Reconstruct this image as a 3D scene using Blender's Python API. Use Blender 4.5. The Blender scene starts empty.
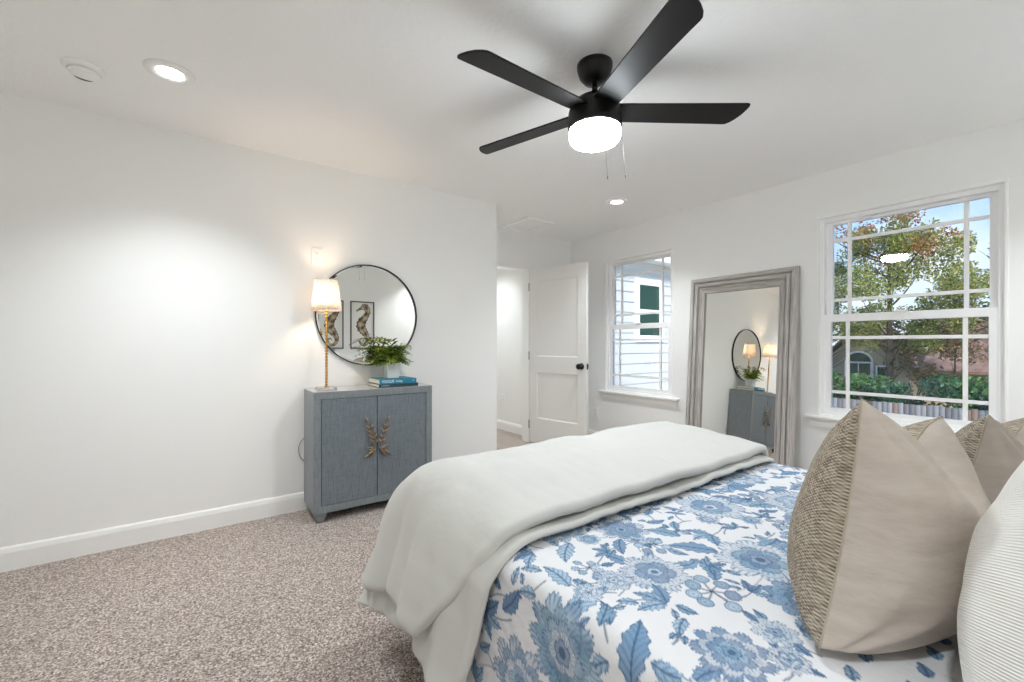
import bpy, bmesh, math, random
import numpy as np
from mathutils import Vector, Matrix, noise as mnoise
from math import sin, cos, pi, radians as rad

sc = bpy.context.scene
COL = sc.collection
# ------------------------------------------------------------------ camera, sky, sun, exposure
cd = bpy.data.cameras.new('camera'); cam = bpy.data.objects.new('camera', cd); COL.objects.link(cam)
cam.location = (0, 0, 1.16); cam.rotation_euler = (rad(90), 0, rad(54.24 - 90))
cd.sensor_fit = 'HORIZONTAL'; cd.sensor_width = 36; cd.lens = 427 / 1024 * 36; cd.shift_y = 2.5 / 1024
cd.clip_start = .02; cd.clip_end = 300
sc.camera = cam
sc.view_settings.view_transform = 'Standard'; sc.view_settings.look = 'None'
sc.view_settings.gamma = 1; sc.view_settings.use_curve_mapping = False
sc.view_settings.exposure = 1.08
sc.cycles.max_bounces = 14; sc.cycles.diffuse_bounces = 12; sc.cycles.glossy_bounces = 6
sc.cycles.transparent_max_bounces = 16; sc.cycles.caustics_reflective = False; sc.cycles.caustics_refractive = False
sc.cycles.sample_clamp_indirect = 6

world = bpy.data.worlds.new('sky'); sc.world = world; world.use_nodes = True
W = world.node_tree; W.nodes.clear()
wout = W.nodes.new('ShaderNodeOutputWorld'); wbg = W.nodes.new('ShaderNodeBackground')
wtc = W.nodes.new('ShaderNodeTexCoord'); wsep = W.nodes.new('ShaderNodeSeparateXYZ')
wr = W.nodes.new('ShaderNodeValToRGB')
wr.color_ramp.elements[0].position = 0.0; wr.color_ramp.elements[0].color = (.62, .67, .71, 1)
wr.color_ramp.elements[1].position = .35; wr.color_ramp.elements[1].color = (.12, .30, .72, 1)
e_ = wr.color_ramp.elements.new(.15); e_.color = (.38, .52, .72, 1)
wn = W.nodes.new('ShaderNodeTexNoise'); wn.inputs['Scale'].default_value = 3.2; wn.inputs['Detail'].default_value = 6
wcr = W.nodes.new('ShaderNodeValToRGB'); wcr.color_ramp.elements[0].position = .56; wcr.color_ramp.elements[1].position = .72
wm = W.nodes.new('ShaderNodeMix'); wm.data_type = 'RGBA'
wm.inputs['B'].default_value = (.70, .71, .72, 1)
W.links.new(wtc.outputs['Generated'], wsep.inputs[0]); W.links.new(wsep.outputs['Z'], wr.inputs[0])
W.links.new(wtc.outputs['Generated'], wn.inputs['Vector']); W.links.new(wn.outputs[0], wcr.inputs[0])
W.links.new(wcr.outputs[0], wm.inputs['Factor']); W.links.new(wr.outputs[0], wm.inputs['A'])
W.links.new(wm.outputs['Result'], wbg.inputs[0]); wbg.inputs[1].default_value = .86
W.links.new(wbg.outputs[0], wout.inputs[0])

sd = bpy.data.lights.new('sun', 'SUN'); sun = bpy.data.objects.new('sun', sd); COL.objects.link(sun)
sd.energy = 2.7; sd.angle = rad(14); sd.color = (1, .95, .87)
sun.rotation_euler = Vector((.5, .62, -.6)).to_track_quat('-Z', 'Y').to_euler(); sun.location = (-8, -6, 12)
FAN_L, DOWN_W, HALL_W, BULB_L = 74, 62, 50, 105

# ------------------------------------------------------------------ material helpers
def lin(r, g, b):
    f = lambda c: ((c / 255) / 12.92 if c / 255 <= .04045 else ((c / 255 + .055) / 1.055) ** 2.4)
    return (f(r), f(g), f(b), 1)
def mat(name, rgb, rough=.6, metal=0, spec=.5, bump=None, sheen=0, var=None, coord='Object'):
    """bump=(scale, strength, distance); var=(rgb2, scale, lo, hi[, stretch])"""
    m = bpy.data.materials.new(name); m.use_nodes = True
    n, l = m.node_tree.nodes, m.node_tree.links
    p = n['Principled BSDF']
    p.inputs['Base Color'].default_value = lin(*rgb); p.inputs['Roughness'].default_value = rough
    p.inputs['Metallic'].default_value = metal; p.inputs['Specular IOR Level'].default_value = spec
    if sheen: p.inputs['Sheen Weight'].default_value = sheen
    tc = n.new('ShaderNodeTexCoord')
    if var:
        t = n.new('ShaderNodeTexNoise'); t.inputs['Scale'].default_value = var[1]; t.inputs['Detail'].default_value = 5
        mp = n.new('ShaderNodeMapping'); l.new(tc.outputs[coord], mp.inputs[0]); l.new(mp.outputs[0], t.inputs['Vector'])
        if len(var) > 4: mp.inputs['Scale'].default_value = var[4]
        r = n.new('ShaderNodeValToRGB'); r.color_ramp.elements[0].position = var[2]; r.color_ramp.elements[1].position = var[3]
        r.color_ramp.elements[0].color = lin(*rgb); r.color_ramp.elements[1].color = lin(*var[0])
        l.new(t.outputs[0], r.inputs[0]); l.new(r.outputs[0], p.inputs['Base Color'])
    if bump:
        t = n.new('ShaderNodeTexNoise'); t.inputs['Scale'].default_value = bump[0]; t.inputs['Detail'].default_value = 4
        mp = n.new('ShaderNodeMapping'); l.new(tc.outputs[coord], mp.inputs[0]); l.new(mp.outputs[0], t.inputs['Vector'])
        if len(bump) > 3: mp.inputs['Scale'].default_value = bump[3]
        b = n.new('ShaderNodeBump'); b.inputs['Strength'].default_value = bump[1]; b.inputs['Distance'].default_value = bump[2]
        l.new(t.outputs[0], b.inputs['Height']); l.new(b.outputs[0], p.inputs['Normal'])
    return m
def emit(name, rgb, strength):
    m = mat(name, (255, 255, 255)); p = m.node_tree.nodes['Principled BSDF']
    p.inputs['Emission Color'].default_value = lin(*rgb); p.inputs['Emission Strength'].default_value = strength
    return m
def attr_mat(name, rough=.8, translucent=0, sheen=0, bump=None):
    m = mat(name, (200, 200, 200), rough, bump=bump, sheen=sheen, spec=.3); n, l = m.node_tree.nodes, m.node_tree.links
    a = n.new('ShaderNodeAttribute'); a.attribute_name = 'tint'; p = n['Principled BSDF']
    l.new(a.outputs['Color'], p.inputs['Base Color'])
    if translucent:
        tr = n.new('ShaderNodeBsdfTranslucent'); l.new(a.outputs['Color'], tr.inputs[0]); mx = n.new('ShaderNodeMixShader')
        mx.inputs[0].default_value = translucent; l.new(p.outputs[0], mx.inputs[1]); l.new(tr.outputs[0], mx.inputs[2])
        l.new(mx.outputs[0], n['Material Output'].inputs[0])
    return m

M = {}
M['wall'] = mat('wall_paint', (244, 244, 242), .75, bump=(140, .12, .004))
M['ceiling'] = mat('ceiling_paint', (250, 250, 249), .85, bump=(38, .35, .008))
M['trim'] = mat('white_trim', (246, 246, 244), .35, bump=(30, .02, .002))
M['vinyl'] = mat('white_vinyl', (248, 248, 248), .3, bump=(20, .01, .002))
M['door'] = mat('door_paint', (232, 231, 228), .38, bump=(60, .03, .002))
M['plate'] = mat('outlet_plastic', (246, 246, 245), .3, bump=(20, .01, .001))
M['dark'] = mat('dark_slot', (30, 29, 28), .6, bump=(80, .02, .001))
M['black'] = mat('matte_black_metal', (20, 19, 18), .42, .3, bump=(200, .02, .001))
M['blade'] = mat('fan_blade_black', (19, 18, 17), .5, 0, .3, bump=(40, .03, .001, (1, 1, 1)))
M['steel'] = mat('satin_steel', (150, 148, 145), .3, 1, bump=(90, .02, .001))
M['mirror'] = mat('silvered_glass', (236, 236, 232), 0, 1)
M['linen_white'] = mat('duvet_linen', (200, 199, 194), .9, spec=.2, sheen=.15, bump=(8, .35, .014, (1.6, .8, 1)))
M['mattress'] = mat('mattress_ticking', (225, 223, 218), .9, bump=(200, .1, .002))
M['wood_base'] = mat('bed_base_fabric', (150, 146, 140), .9, bump=(200, .1, .002))
M['cream'] = mat('book_pages', (232, 222, 205), .8, bump=(5, .5, .003, (1, 1, 90)))
M['gold'] = mat('brushed_gold', (196, 152, 84), .28, 1, bump=(90, .03, .001))
M['bronze'] = mat('antique_bronze', (178, 160, 136), .42, .6, bump=(120, .15, .002), var=((120, 104, 84), 60, .35, .7))
M['pot'] = mat('white_ceramic', (232, 232, 230), .25, bump=(30, .03, .002))
M['soil'] = mat('dark_soil', (45, 36, 28), .95, bump=(90, .6, .006))
M['teal'] = mat('turquoise_book_cloth', (24, 128, 158), .45, bump=(200, .04, .001))
M['dteal'] = mat('dark_teal_book_cloth', (18, 62, 76), .5, bump=(200, .04, .001))
M['ink'] = mat('white_lettering', (235, 240, 240), .5, bump=(50, .01, .001))
M['mat_board'] = mat('picture_paper', (226, 225, 221), .8, bump=(90, .03, .001))
M['pic_frame'] = mat('grey_picture_frame', (88, 84, 80), .5, bump=(60, .06, .002))
M['cord'] = mat('grey_cord', (120, 116, 108), .5, bump=(50, .02, .001))
M['bark'] = mat('tree_bark', (92, 80, 68), .95, bump=(9, .6, .05, (3, 3, .5)), var=((58, 50, 44), 6, .35, .7))
M['leaf'] = attr_mat('tree_leaves', .6, .5)
M['shrubleaf'] = attr_mat('shrub_leaves', .55, .25)
M['fern'] = attr_mat('fern_leaves', .45, .25)
M['fence'] = attr_mat('weathered_fence_boards', .9, bump=(6, .4, .01, (4, 4, .6)))
M['roof'] = mat('brown_shingles', (150, 118, 104), .9, bump=(14, .6, .03), var=((112, 88, 80), 3, .35, .7))
M['stucco'] = mat('tan_house_wall', (178, 164, 142), .9, bump=(30, .2, .01))
M['siding'] = mat('white_lap_siding', (206, 208, 208), .5, bump=(30, .05, .003))
M['lawn'] = mat('lawn', (74, 84, 48), .95, bump=(40, .5, .03), var=((112, 98, 68), .6, .35, .7))
M['dark_glass'] = mat('dark_window_glass', (20, 62, 52), .08, spec=.2, bump=(1.2, .04, .02))

def glass_mat():
    m = bpy.data.materials.new('window_glass'); m.use_nodes = True; n, l = m.node_tree.nodes, m.node_tree.links; n.clear()
    o = n.new('ShaderNodeOutputMaterial'); t = n.new('ShaderNodeBsdfTransparent'); g = n.new('ShaderNodeBsdfGlossy')
    f = n.new('ShaderNodeFresnel'); mx = n.new('ShaderNodeMixShader'); f.inputs[0].default_value = 1.45
    t.inputs[0].default_value = (.97, .985, .98, 1); g.inputs['Roughness'].default_value = 0
    g.inputs['Color'].default_value = (.9, 1, .97, 1)
    l.new(f.outputs[0], mx.inputs[0]); l.new(t.outputs[0], mx.inputs[1]); l.new(g.outputs[0], mx.inputs[2]); l.new(mx.outputs[0], o.inputs[0])
    return m
M['glass'] = glass_mat()
def clear_mat():
    m = mat('clear_acrylic', (245, 245, 242), .03, spec=.6); p = m.node_tree.nodes['Principled BSDF']
    p.inputs['Transmission Weight'].default_value = .85; p.inputs['IOR'].default_value = 1.3
    return m
M['acrylic'] = clear_mat()
def shade_mat():
    m = mat('patterned_lamp_shade', (250, 247, 242), .9, bump=(45, .4, .004), var=((232, 224, 214), 42, .45, .62))
    n, l = m.node_tree.nodes, m.node_tree.links
    tr = n.new('ShaderNodeBsdfTranslucent'); tr.inputs[0].default_value = lin(250, 244, 236); mx = n.new('ShaderNodeMixShader'); mx.inputs[0].default_value = .30
    rr = [x for x in n if x.type == 'VALTORGB'][0]; l.new(rr.outputs[0], tr.inputs[0])
    l.new(n['Principled BSDF'].outputs[0], mx.inputs[1]); l.new(tr.outputs[0], mx.inputs[2]); l.new(mx.outputs[0], n['Material Output'].inputs[0])
    return m
M['shade'] = shade_mat()
def carpet_mat():
    m = mat('speckled_carpet', (150, 128, 114), .95, spec=.1, sheen=.2); n, l = m.node_tree.nodes, m.node_tree.links; p = n['Principled BSDF']
    tc = n.new('ShaderNodeTexCoord')
    a = n.new('ShaderNodeTexNoise'); a.inputs['Scale'].default_value = 125; a.inputs['Detail'].default_value = 3; a.inputs['Roughness'].default_value = .7
    b = n.new('ShaderNodeTexVoronoi'); b.inputs['Scale'].default_value = 190
    for t in (a, b): l.new(tc.outputs['Object'], t.inputs['Vector'])
    r = n.new('ShaderNodeValToRGB'); els = r.color_ramp.elements
    els[0].position = .27; els[0].color = lin(84, 71, 63); els[1].position = .73; els[1].color = lin(248, 238, 230)
    e = els.new(.43); e.color = lin(150, 134, 124); e = els.new(.55); e.color = lin(190, 174, 164)
    mx = n.new('ShaderNodeMix'); mx.data_type = 'FLOAT'; mx.inputs[0].default_value = .35
    l.new(a.outputs[0], mx.inputs[2]); sp = n.new('ShaderNodeSeparateColor'); l.new(b.outputs['Color'], sp.inputs[0]); l.new(sp.outputs[0], mx.inputs[3])
    l.new(mx.outputs[0], r.inputs[0]); l.new(r.outputs[0], p.inputs['Base Color'])
    bu = n.new('ShaderNodeBump'); bu.inputs['Strength'].default_value = .9; bu.inputs['Distance'].default_value = .012
    l.new(a.outputs[0], bu.inputs['Height']); l.new(bu.outputs[0], p.inputs['Normal'])
    return m
M['carpet'] = carpet_mat()
def grasscloth(name, c1, c2):
    m = mat(name, c1, .42, spec=.5); n, l = m.node_tree.nodes, m.node_tree.links; p = n['Principled BSDF']; tc = n.new('ShaderNodeTexCoord')
    hs = []
    for s in ((330, 330, 16), (22, 22, 420)):
        mp = n.new('ShaderNodeMapping'); mp.inputs['Scale'].default_value = s; t = n.new('ShaderNodeTexNoise'); t.inputs['Scale'].default_value = 1; t.inputs['Detail'].default_value = 3
        l.new(tc.outputs['Object'], mp.inputs[0]); l.new(mp.outputs[0], t.inputs['Vector']); hs.append(t)
    ad = n.new('ShaderNodeMix'); ad.data_type = 'FLOAT'; ad.inputs[0].default_value = .4
    l.new(hs[0].outputs[0], ad.inputs[2]); l.new(hs[1].outputs[0], ad.inputs[3])
    r = n.new('ShaderNodeValToRGB'); r.color_ramp.elements[0].position = .36; r.color_ramp.elements[1].position = .64
    r.color_ramp.elements[0].color = lin(*c1); r.color_ramp.elements[1].color = lin(*c2)
    l.new(ad.outputs[0], r.inputs[0]); l.new(r.outputs[0], p.inputs['Base Color'])
    b = n.new('ShaderNodeBump'); b.inputs['Strength'].default_value = .3; b.inputs['Distance'].default_value = .002
    l.new(ad.outputs[0], b.inputs['Height']); l.new(b.outputs[0], p.inputs['Normal'])
    return m
M['gc_door'] = grasscloth('blue_grey_grasscloth', (100, 108, 117), (130, 138, 145))
M['gc_body'] = grasscloth('blue_grey_grasscloth_lit', (114, 121, 126), (142, 148, 151))  # lit copy of the door cloth: brighter sides put into the colour
M['gc_top'] = grasscloth('lamplit_grasscloth_top', (168, 164, 160), (190, 185, 180)); M['gc_top'].node_tree.nodes['Principled BSDF'].inputs['Roughness'].default_value = .24  # paler than the body: lamp light on the top put into the colour
M['gc_top'].node_tree.nodes['Principled BSDF'].inputs['Coat Weight'].default_value = .6
M['gc_top'].node_tree.nodes['Principled BSDF'].inputs['Coat Roughness'].default_value = .15
def weave_mat(name, c1, c2, su, sv, strength):
    m = mat(name, c1, .92, spec=.15); n, l = m.node_tree.nodes, m.node_tree.links; p = n['Principled BSDF']; uv = n.new('ShaderNodeUVMap')
    sep = n.new('ShaderNodeSeparateXYZ'); nz = n.new('ShaderNodeTexNoise'); nz.inputs['Scale'].default_value = 25
    add = n.new('ShaderNodeVectorMath'); add.operation = 'MULTIPLY_ADD'; add.inputs[1].default_value = (.006, .006, 0)
    l.new(uv.outputs[0], nz.inputs['Vector']); l.new(nz.outputs['Color'], add.inputs[0]); l.new(uv.outputs[0], add.inputs[2]); l.new(add.outputs[0], sep.inputs[0])
    def sn(sock, k):
        a = n.new('ShaderNodeMath'); a.operation = 'MULTIPLY'; a.inputs[1].default_value = k; l.new(sock, a.inputs[0])
        b = n.new('ShaderNodeMath'); b.operation = 'SINE'; l.new(a.outputs[0], b.inputs[0]); return b.outputs[0]
    x, y = sn(sep.outputs[0], su), sn(sep.outputs[1], sv)
    mu = n.new('ShaderNodeMath'); mu.operation = 'MULTIPLY'; l.new(x, mu.inputs[0]); l.new(y, mu.inputs[1])
    ma = n.new('ShaderNodeMath'); ma.operation = 'MULTIPLY_ADD'; ma.inputs[1].default_value = .5; ma.inputs[2].default_value = .5; l.new(mu.outputs[0], ma.inputs[0])
    r = n.new('ShaderNodeValToRGB'); r.color_ramp.elements[0].position = .2; r.color_ramp.elements[1].position = .75
    r.color_ramp.elements[0].color = lin(*c1); r.color_ramp.elements[1].color = lin(*c2)
    kn = n.new('ShaderNodeTexVoronoi'); kn.inputs['Scale'].default_value = 260; l.new(uv.outputs[0], kn.inputs['Vector'])
    kx = n.new('ShaderNodeMix'); kx.data_type = 'FLOAT'; kx.inputs[0].default_value = .45; ks = n.new('ShaderNodeSeparateColor'); l.new(kn.outputs['Color'], ks.inputs[0]); l.new(ma.outputs[0], kx.inputs[2]); l.new(ks.outputs[0], kx.inputs[3])
    l.new(kx.outputs[0], r.inputs[0]); l.new(r.outputs[0], p.inputs['Base Color'])
    b = n.new('ShaderNodeBump'); b.inputs['Strength'].default_value = strength; b.inputs['Distance'].default_value = .003
    l.new(ma.outputs[0], b.inputs['Height']); l.new(b.outputs[0], p.inputs['Normal'])
    return m
M['burlap'] = weave_mat('burlap_weave', (122, 110, 96), (196, 184, 166), 2 * pi * 160, 2 * pi * 160, .7)
def rib_mat():
    m = mat('ribbed_white_cotton', (238, 236, 231), .9, spec=.2, sheen=.1); n, l = m.node_tree.nodes, m.node_tree.links; p = n['Principled BSDF']
    uv = n.new('ShaderNodeUVMap'); w = n.new('ShaderNodeTexWave'); w.inputs['Scale'].default_value = 38; w.inputs['Distortion'].default_value = .4; w.bands_direction = 'Y'
    w.inputs['Detail'].default_value = 2
    l.new(uv.outputs[0], w.inputs['Vector']); b = n.new('ShaderNodeBump'); b.inputs['Strength'].default_value = .35; b.inputs['Distance'].default_value = .004
    l.new(w.outputs['Fac'], b.inputs['Height']); l.new(b.outputs[0], p.inputs['Normal'])
    return m
M['rib'] = rib_mat()
M['beige'] = mat('beige_linen', (198, 187, 176), .9, spec=.15, sheen=.1, bump=(9, .35, .02, (1, 1, 2.4)), var=((182, 170, 158), 14, .35, .75, (.6, 1, 3)))
M['coverlet'] = attr_mat('blue_floral_quilt', .85, bump=(28, .35, .012))
def driftwood():
    m = mat('weathered_silver_wood', (150, 140, 134), .55, spec=.4); n, l = m.node_tree.nodes, m.node_tree.links; p = n['Principled BSDF']; uv = n.new('ShaderNodeUVMap')
    mp = n.new('ShaderNodeMapping'); mp.inputs['Scale'].default_value = (3.5, 190, 1); t = n.new('ShaderNodeTexNoise'); t.inputs['Scale'].default_value = 1; t.inputs['Detail'].default_value = 6; t.inputs['Roughness'].default_value = .65
    l.new(uv.outputs[0], mp.inputs[0]); l.new(mp.outputs[0], t.inputs['Vector'])
    r = n.new('ShaderNodeValToRGB'); els = r.color_ramp.elements; els[0].position = .28; els[0].color = lin(116, 111, 108); els[1].position = .72; els[1].color = lin(232, 227, 222)
    e = els.new(.5); e.color = lin(184, 179, 175)
    l.new(t.outputs[0], r.inputs[0]); l.new(r.outputs[0], p.inputs['Base Color'])
    b = n.new('ShaderNodeBump'); b.inputs['Strength'].default_value = .4; b.inputs['Distance'].default_value = .003; l.new(t.outputs[0], b.inputs['Height']); l.new(b.outputs[0], p.inputs['Normal'])
    return m
M['driftwood'] = driftwood()
M['sea'] = attr_mat('seahorse_print_ink', .8)

# ------------------------------------------------------------------ object helpers
def wloc(o):
    v = Vector((0, 0, 0))
    while o: v += o.location; o = o.parent
    return v
def link_mesh(name, me, material, parent=None, smooth=False, local=False):
    o = bpy.data.objects.new(name, me); COL.objects.link(o)
    if material and not me.materials: me.materials.append(material)
    if parent:
        if not local: me.transform(Matrix.Translation(-wloc(parent)))
        o.parent = parent
    if smooth and len(me.polygons): me.polygons.foreach_set('use_smooth', [True] * len(me.polygons))
    return o
def obj(name, bm, material, parent=None, smooth=False, bevel=0, local=False, seg=2):
    bmesh.ops.recalc_face_normals(bm, faces=bm.faces[:])
    me = bpy.data.meshes.new(name); bm.to_mesh(me); bm.free()
    o = link_mesh(name, me, material, parent, smooth, local)
    if bevel:
        b = o.modifiers.new('bevel', 'BEVEL'); b.width = bevel; b.segments = seg; b.limit_method = 'ANGLE'; b.angle_limit = rad(40)
    return o
def tag(o, label=None, cat=None, group=None, kind=None):
    if label: o['label'] = label
    if cat: o['category'] = cat
    if group: o['group'] = group
    if kind: o['kind'] = kind
    return o
def empty(name, loc, label, cat, group=None, kind=None):
    o = bpy.data.objects.new(name, None); COL.objects.link(o); o.location = loc; o.empty_display_size = .1
    return tag(o, label, cat, group, kind)
def BM(): return bmesh.new()
def box(bm, x0, x1, y0, y1, z0, z1, mtx=None):
    vs = [bm.verts.new(mtx @ Vector(p) if mtx else p) for p in ((x0, y0, z0), (x1, y0, z0), (x1, y1, z0), (x0, y1, z0), (x0, y0, z1), (x1, y0, z1), (x1, y1, z1), (x0, y1, z1))]
    for f in ((0, 3, 2, 1), (4, 5, 6, 7), (0, 1, 5, 4), (1, 2, 6, 5), (2, 3, 7, 6), (3, 0, 4, 7)): bm.faces.new([vs[i] for i in f])
    return vs
def prism(bm, poly, axis, a0, a1):
    """extrude polygon (2-D list) along axis: 'X' poly=(y,z) 'Y' poly=(x,z) 'Z' poly=(x,y)"""
    def P(p, a): return {'X': (a, p[0], p[1]), 'Y': (p[0], a, p[1]), 'Z': (p[0], p[1], a)}[axis]
    A = [bm.verts.new(P(p, a0)) for p in poly]; B = [bm.verts.new(P(p, a1)) for p in poly]; n = len(poly)
    bm.faces.new(A); bm.faces.new(B[::-1])
    for i in range(n): bm.faces.new((A[i], A[(i + 1) % n], B[(i + 1) % n], B[i]))
def lathe(bm, prof, c=(0, 0, 0), n=40, axis='Z', flip=False, mtx=None):
    rings = []
    for r, h in prof:
        ring = []
        for i in range(n):
            a = 2 * pi * i / n; x, y = r * cos(a), r * sin(a)
            p = {'Z': (x, y, h), 'Y': (x, h, y), 'X': (h, x, y)}[axis]
            p = Vector(p) + Vector(c) if not mtx else mtx @ Vector(p)
            ring.append(bm.verts.new(p))
        rings.append(ring)
    for A, B in zip(rings, rings[1:]):
        for i in range(n): bm.faces.new((A[i], A[(i + 1) % n], B[(i + 1) % n], B[i]))
    if prof[0][0] > 1e-6: bm.faces.new(rings[0][::-1])
    if prof[-1][0] > 1e-6: bm.faces.new(rings[-1])
    bmesh.ops.remove_doubles(bm, verts=[v for v in rings[0] + rings[-1]], dist=1e-6)
def tube(bm, pts, r, n=8, cap=True):
    pts = [Vector(p) for p in pts]; R = r if hasattr(r, '__len__') else [r] * len(pts); rings = []; up = None
    for i, p in enumerate(pts):
        t = (pts[min(i + 1, len(pts) - 1)] - pts[max(i - 1, 0)]).normalized()
        if up is None: up = t.orthogonal().normalized()
        up = (up - t * up.dot(t)).normalized(); s = t.cross(up)
        rings.append([bm.verts.new(p + (up * cos(2 * pi * k / n) + s * sin(2 * pi * k / n)) * R[i]) for k in range(n)])
    for A, B in zip(rings, rings[1:]):
        for k in range(n): bm.faces.new((A[k], A[(k + 1) % n], B[(k + 1) % n], B[k]))
    if cap: bm.faces.new(rings[0][::-1]); bm.faces.new(rings[-1])
def np_mesh(name, V, Fq, tint=None, uv=None):
    """V (n,3), Fq (m,4) quads -> mesh"""
    me = bpy.data.meshes.new(name); V = np.ascontiguousarray(V, dtype=np.float32); Fq = np.ascontiguousarray(Fq, dtype=np.int32); m = len(Fq); k = Fq.shape[1]
    me.vertices.add(len(V)); me.vertices.foreach_set('co', V.ravel()); me.loops.add(m * k); me.loops.foreach_set('vertex_index', Fq.ravel())
    me.polygons.add(m); me.polygons.foreach_set('loop_start', np.arange(0, m * k, k, dtype=np.int32)); me.polygons.foreach_set('loop_total', np.full(m, k, dtype=np.int32))
    me.update(calc_edges=True)
    if tint is not None:
        a = me.color_attributes.new('tint', 'FLOAT_COLOR', 'POINT'); c = np.ones((len(V), 4), np.float32); c[:, :3] = tint; a.data.foreach_set('color', c.ravel())
    if uv is not None:
        u = me.uv_layers.new(name='UVMap'); u.data.foreach_set('uv', np.ascontiguousarray(uv[Fq.ravel()], dtype=np.float32).ravel())
    me.validate(); return me
def grid_faces(n, m, off=0, flip=False):
    i = np.arange(n - 1)[:, None] * m + np.arange(m - 1)[None, :]; i = i.ravel() + off
    f = np.stack([i, i + 1, i + m + 1, i + m], 1)
    return f[:, ::-1] if flip else f
def shell(name, P, h, material, parent=None, uvs=None, close=True):
    """thick sheet round the grid P (n,m,3); h (n,m) half thickness"""
    n, m, _ = P.shape
    du = np.gradient(P, axis=0); dv = np.gradient(P, axis=1); N = np.cross(du, dv); N /= np.linalg.norm(N, axis=2, keepdims=True) + 1e-9
    A = (P + N * h[..., None]).reshape(-1, 3); B = (P - N * h[..., None]).reshape(-1, 3)
    F = [grid_faces(n, m), grid_faces(n, m, n * m, True)]
    idx = np.arange(n * m).reshape(n, m)
    for e, fl in ((idx[0, :], False), (idx[-1, :], True), (idx[:, 0], True), (idx[:, -1], False)):
        q = np.stack([e[:-1], e[1:], e[1:] + n * m, e[:-1] + n * m], 1); F.append(q[:, ::-1] if not fl else q)
    return np.concatenate([A, B]), np.concatenate(F)
def fnoise(x, y, s, seed=0):
    r = np.random.RandomState(seed); o = np.zeros_like(x)
    for k in range(6):
        a = r.rand() * 2 * pi; w = s * (.6 + r.rand() * 1.2); o += np.sin((x * np.cos(a) + y * np.sin(a)) * w + r.rand() * 6.28)
    return o / 6
def sstep(a, b, x):
    t = np.clip((x - a) / (b - a), 0, 1); return t * t * (3 - 2 * t)

# ------------------------------------------------------------------ room shell
XW, YD, YF, CE, XC = 3.77, 3.278, 3.95, 2.44, 2.187        # window wall, cabinet wall, far wall, ceiling, outside corner
XL, YR = -1.7, -.5
TH = .15
def struct(name, bm, m, parent=None, **k): return tag(obj(name, bm, m, parent, **k), kind='structure')
b = BM(); box(b, XL - .15, XW + TH, YR - .15, 6.0, -.12, 0); struct('floor', b, M['carpet'])
b = BM(); box(b, XL - .15, XW + TH, YR - .15, 6.0, CE, CE + .12); struct('ceiling', b, M['ceiling'])
b = BM(); box(b, XL, XC, YD, YF + .12, 0, CE); struct('wall_left', b, M['wall'])
OX0, OX1, OZ = 2.30, 3.10, 2.04
b = BM(); box(b, XC - .01, OX0, YF, YF + .12, 0, CE); box(b, OX1, XW, YF, YF + .12, 0, CE); box(b, OX0, OX1, YF, YF + .12, OZ, CE)
struct('wall_far', b, M['wall'])
WIN = [(2.50, 3.385), (.327, 1.275)]; WZ0, WZ1 = .615, 2.11
b = BM()
for y0, y1 in ((YR - .15, WIN[1][0]), (WIN[1][1], WIN[0][0]), (WIN[0][1], 6.0)): box(b, XW, XW + TH, y0, y1, 0, CE)
for y0, y1 in WIN: box(b, XW, XW + TH, y0, y1, 0, WZ0); box(b, XW, XW + TH, y0, y1, WZ1, CE)
struct('wall_right', b, M['wall'])
b = BM(); box(b, XL - .15, XW, YR - .15, YR, 0, CE); struct('wall_rear', b, M['wall'])
b = BM(); box(b, XL - .15, XL, YR, YD + .2, 0, CE); struct('wall_near', b, M['wall'])
# hallway beyond the door
b = BM(); box(b, 3.26, XW, YF + .12, 6.0, 0, CE); box(b, 1.7, 3.26, 5.9, 6.0, 0, CE); box(b, 1.6, 1.7, YF + .12, 6.0, 0, CE); struct('wall_hall', b, M['wall'])
def base_poly(h=.122, t=.014): return [(0, 0), (t, 0), (t, h - .03), (t - .005, h - .008), (.004, h), (0, h)]
b = BM(); prism(b, [(YD - p, z) for p, z in base_poly()], 'X', XL, XC); struct('baseboard_left', b, M['trim'])
b = BM(); prism(b, [(XW - p, z) for p, z in base_poly()], 'Y', YR, YF); struct('baseboard_right', b, M['trim'])
b = BM(); prism(b, [(YR + p, z) for p, z in base_poly()], 'X', XL, XW); struct('baseboard_rear', b, M['trim'])
b = BM(); prism(b, [(XL + p, z) for p, z in base_poly()], 'Y', YR, YD); struct('baseboard_near', b, M['trim'])
b = BM(); prism(b, [(YF - p, z) for p, z in base_poly()], 'X', OX1 + .03, XW); struct('baseboard_far', b, M['trim'])
b = BM(); prism(b, [(3.26 - p, z) for p, z in base_poly()], 'Y', YF + .12, 5.9); struct('baseboard_hall', b, M['trim'])
b = BM(); prism(b, [(XC + p, z) for p, z in base_poly()], 'Y', YD, YF); struct('baseboard_return', b, M['trim'])
# door jamb lining
b = BM(); jt = .018
box(b, OX0, OX0 + jt, YF - .005, YF + .125, 0, OZ); box(b, OX1 - jt, OX1, YF - .005, YF + .125, 0, OZ); box(b, OX0, OX1, YF - .005, YF + .125, OZ - jt, OZ)
struct('trim_1', b, M['trim'])

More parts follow.
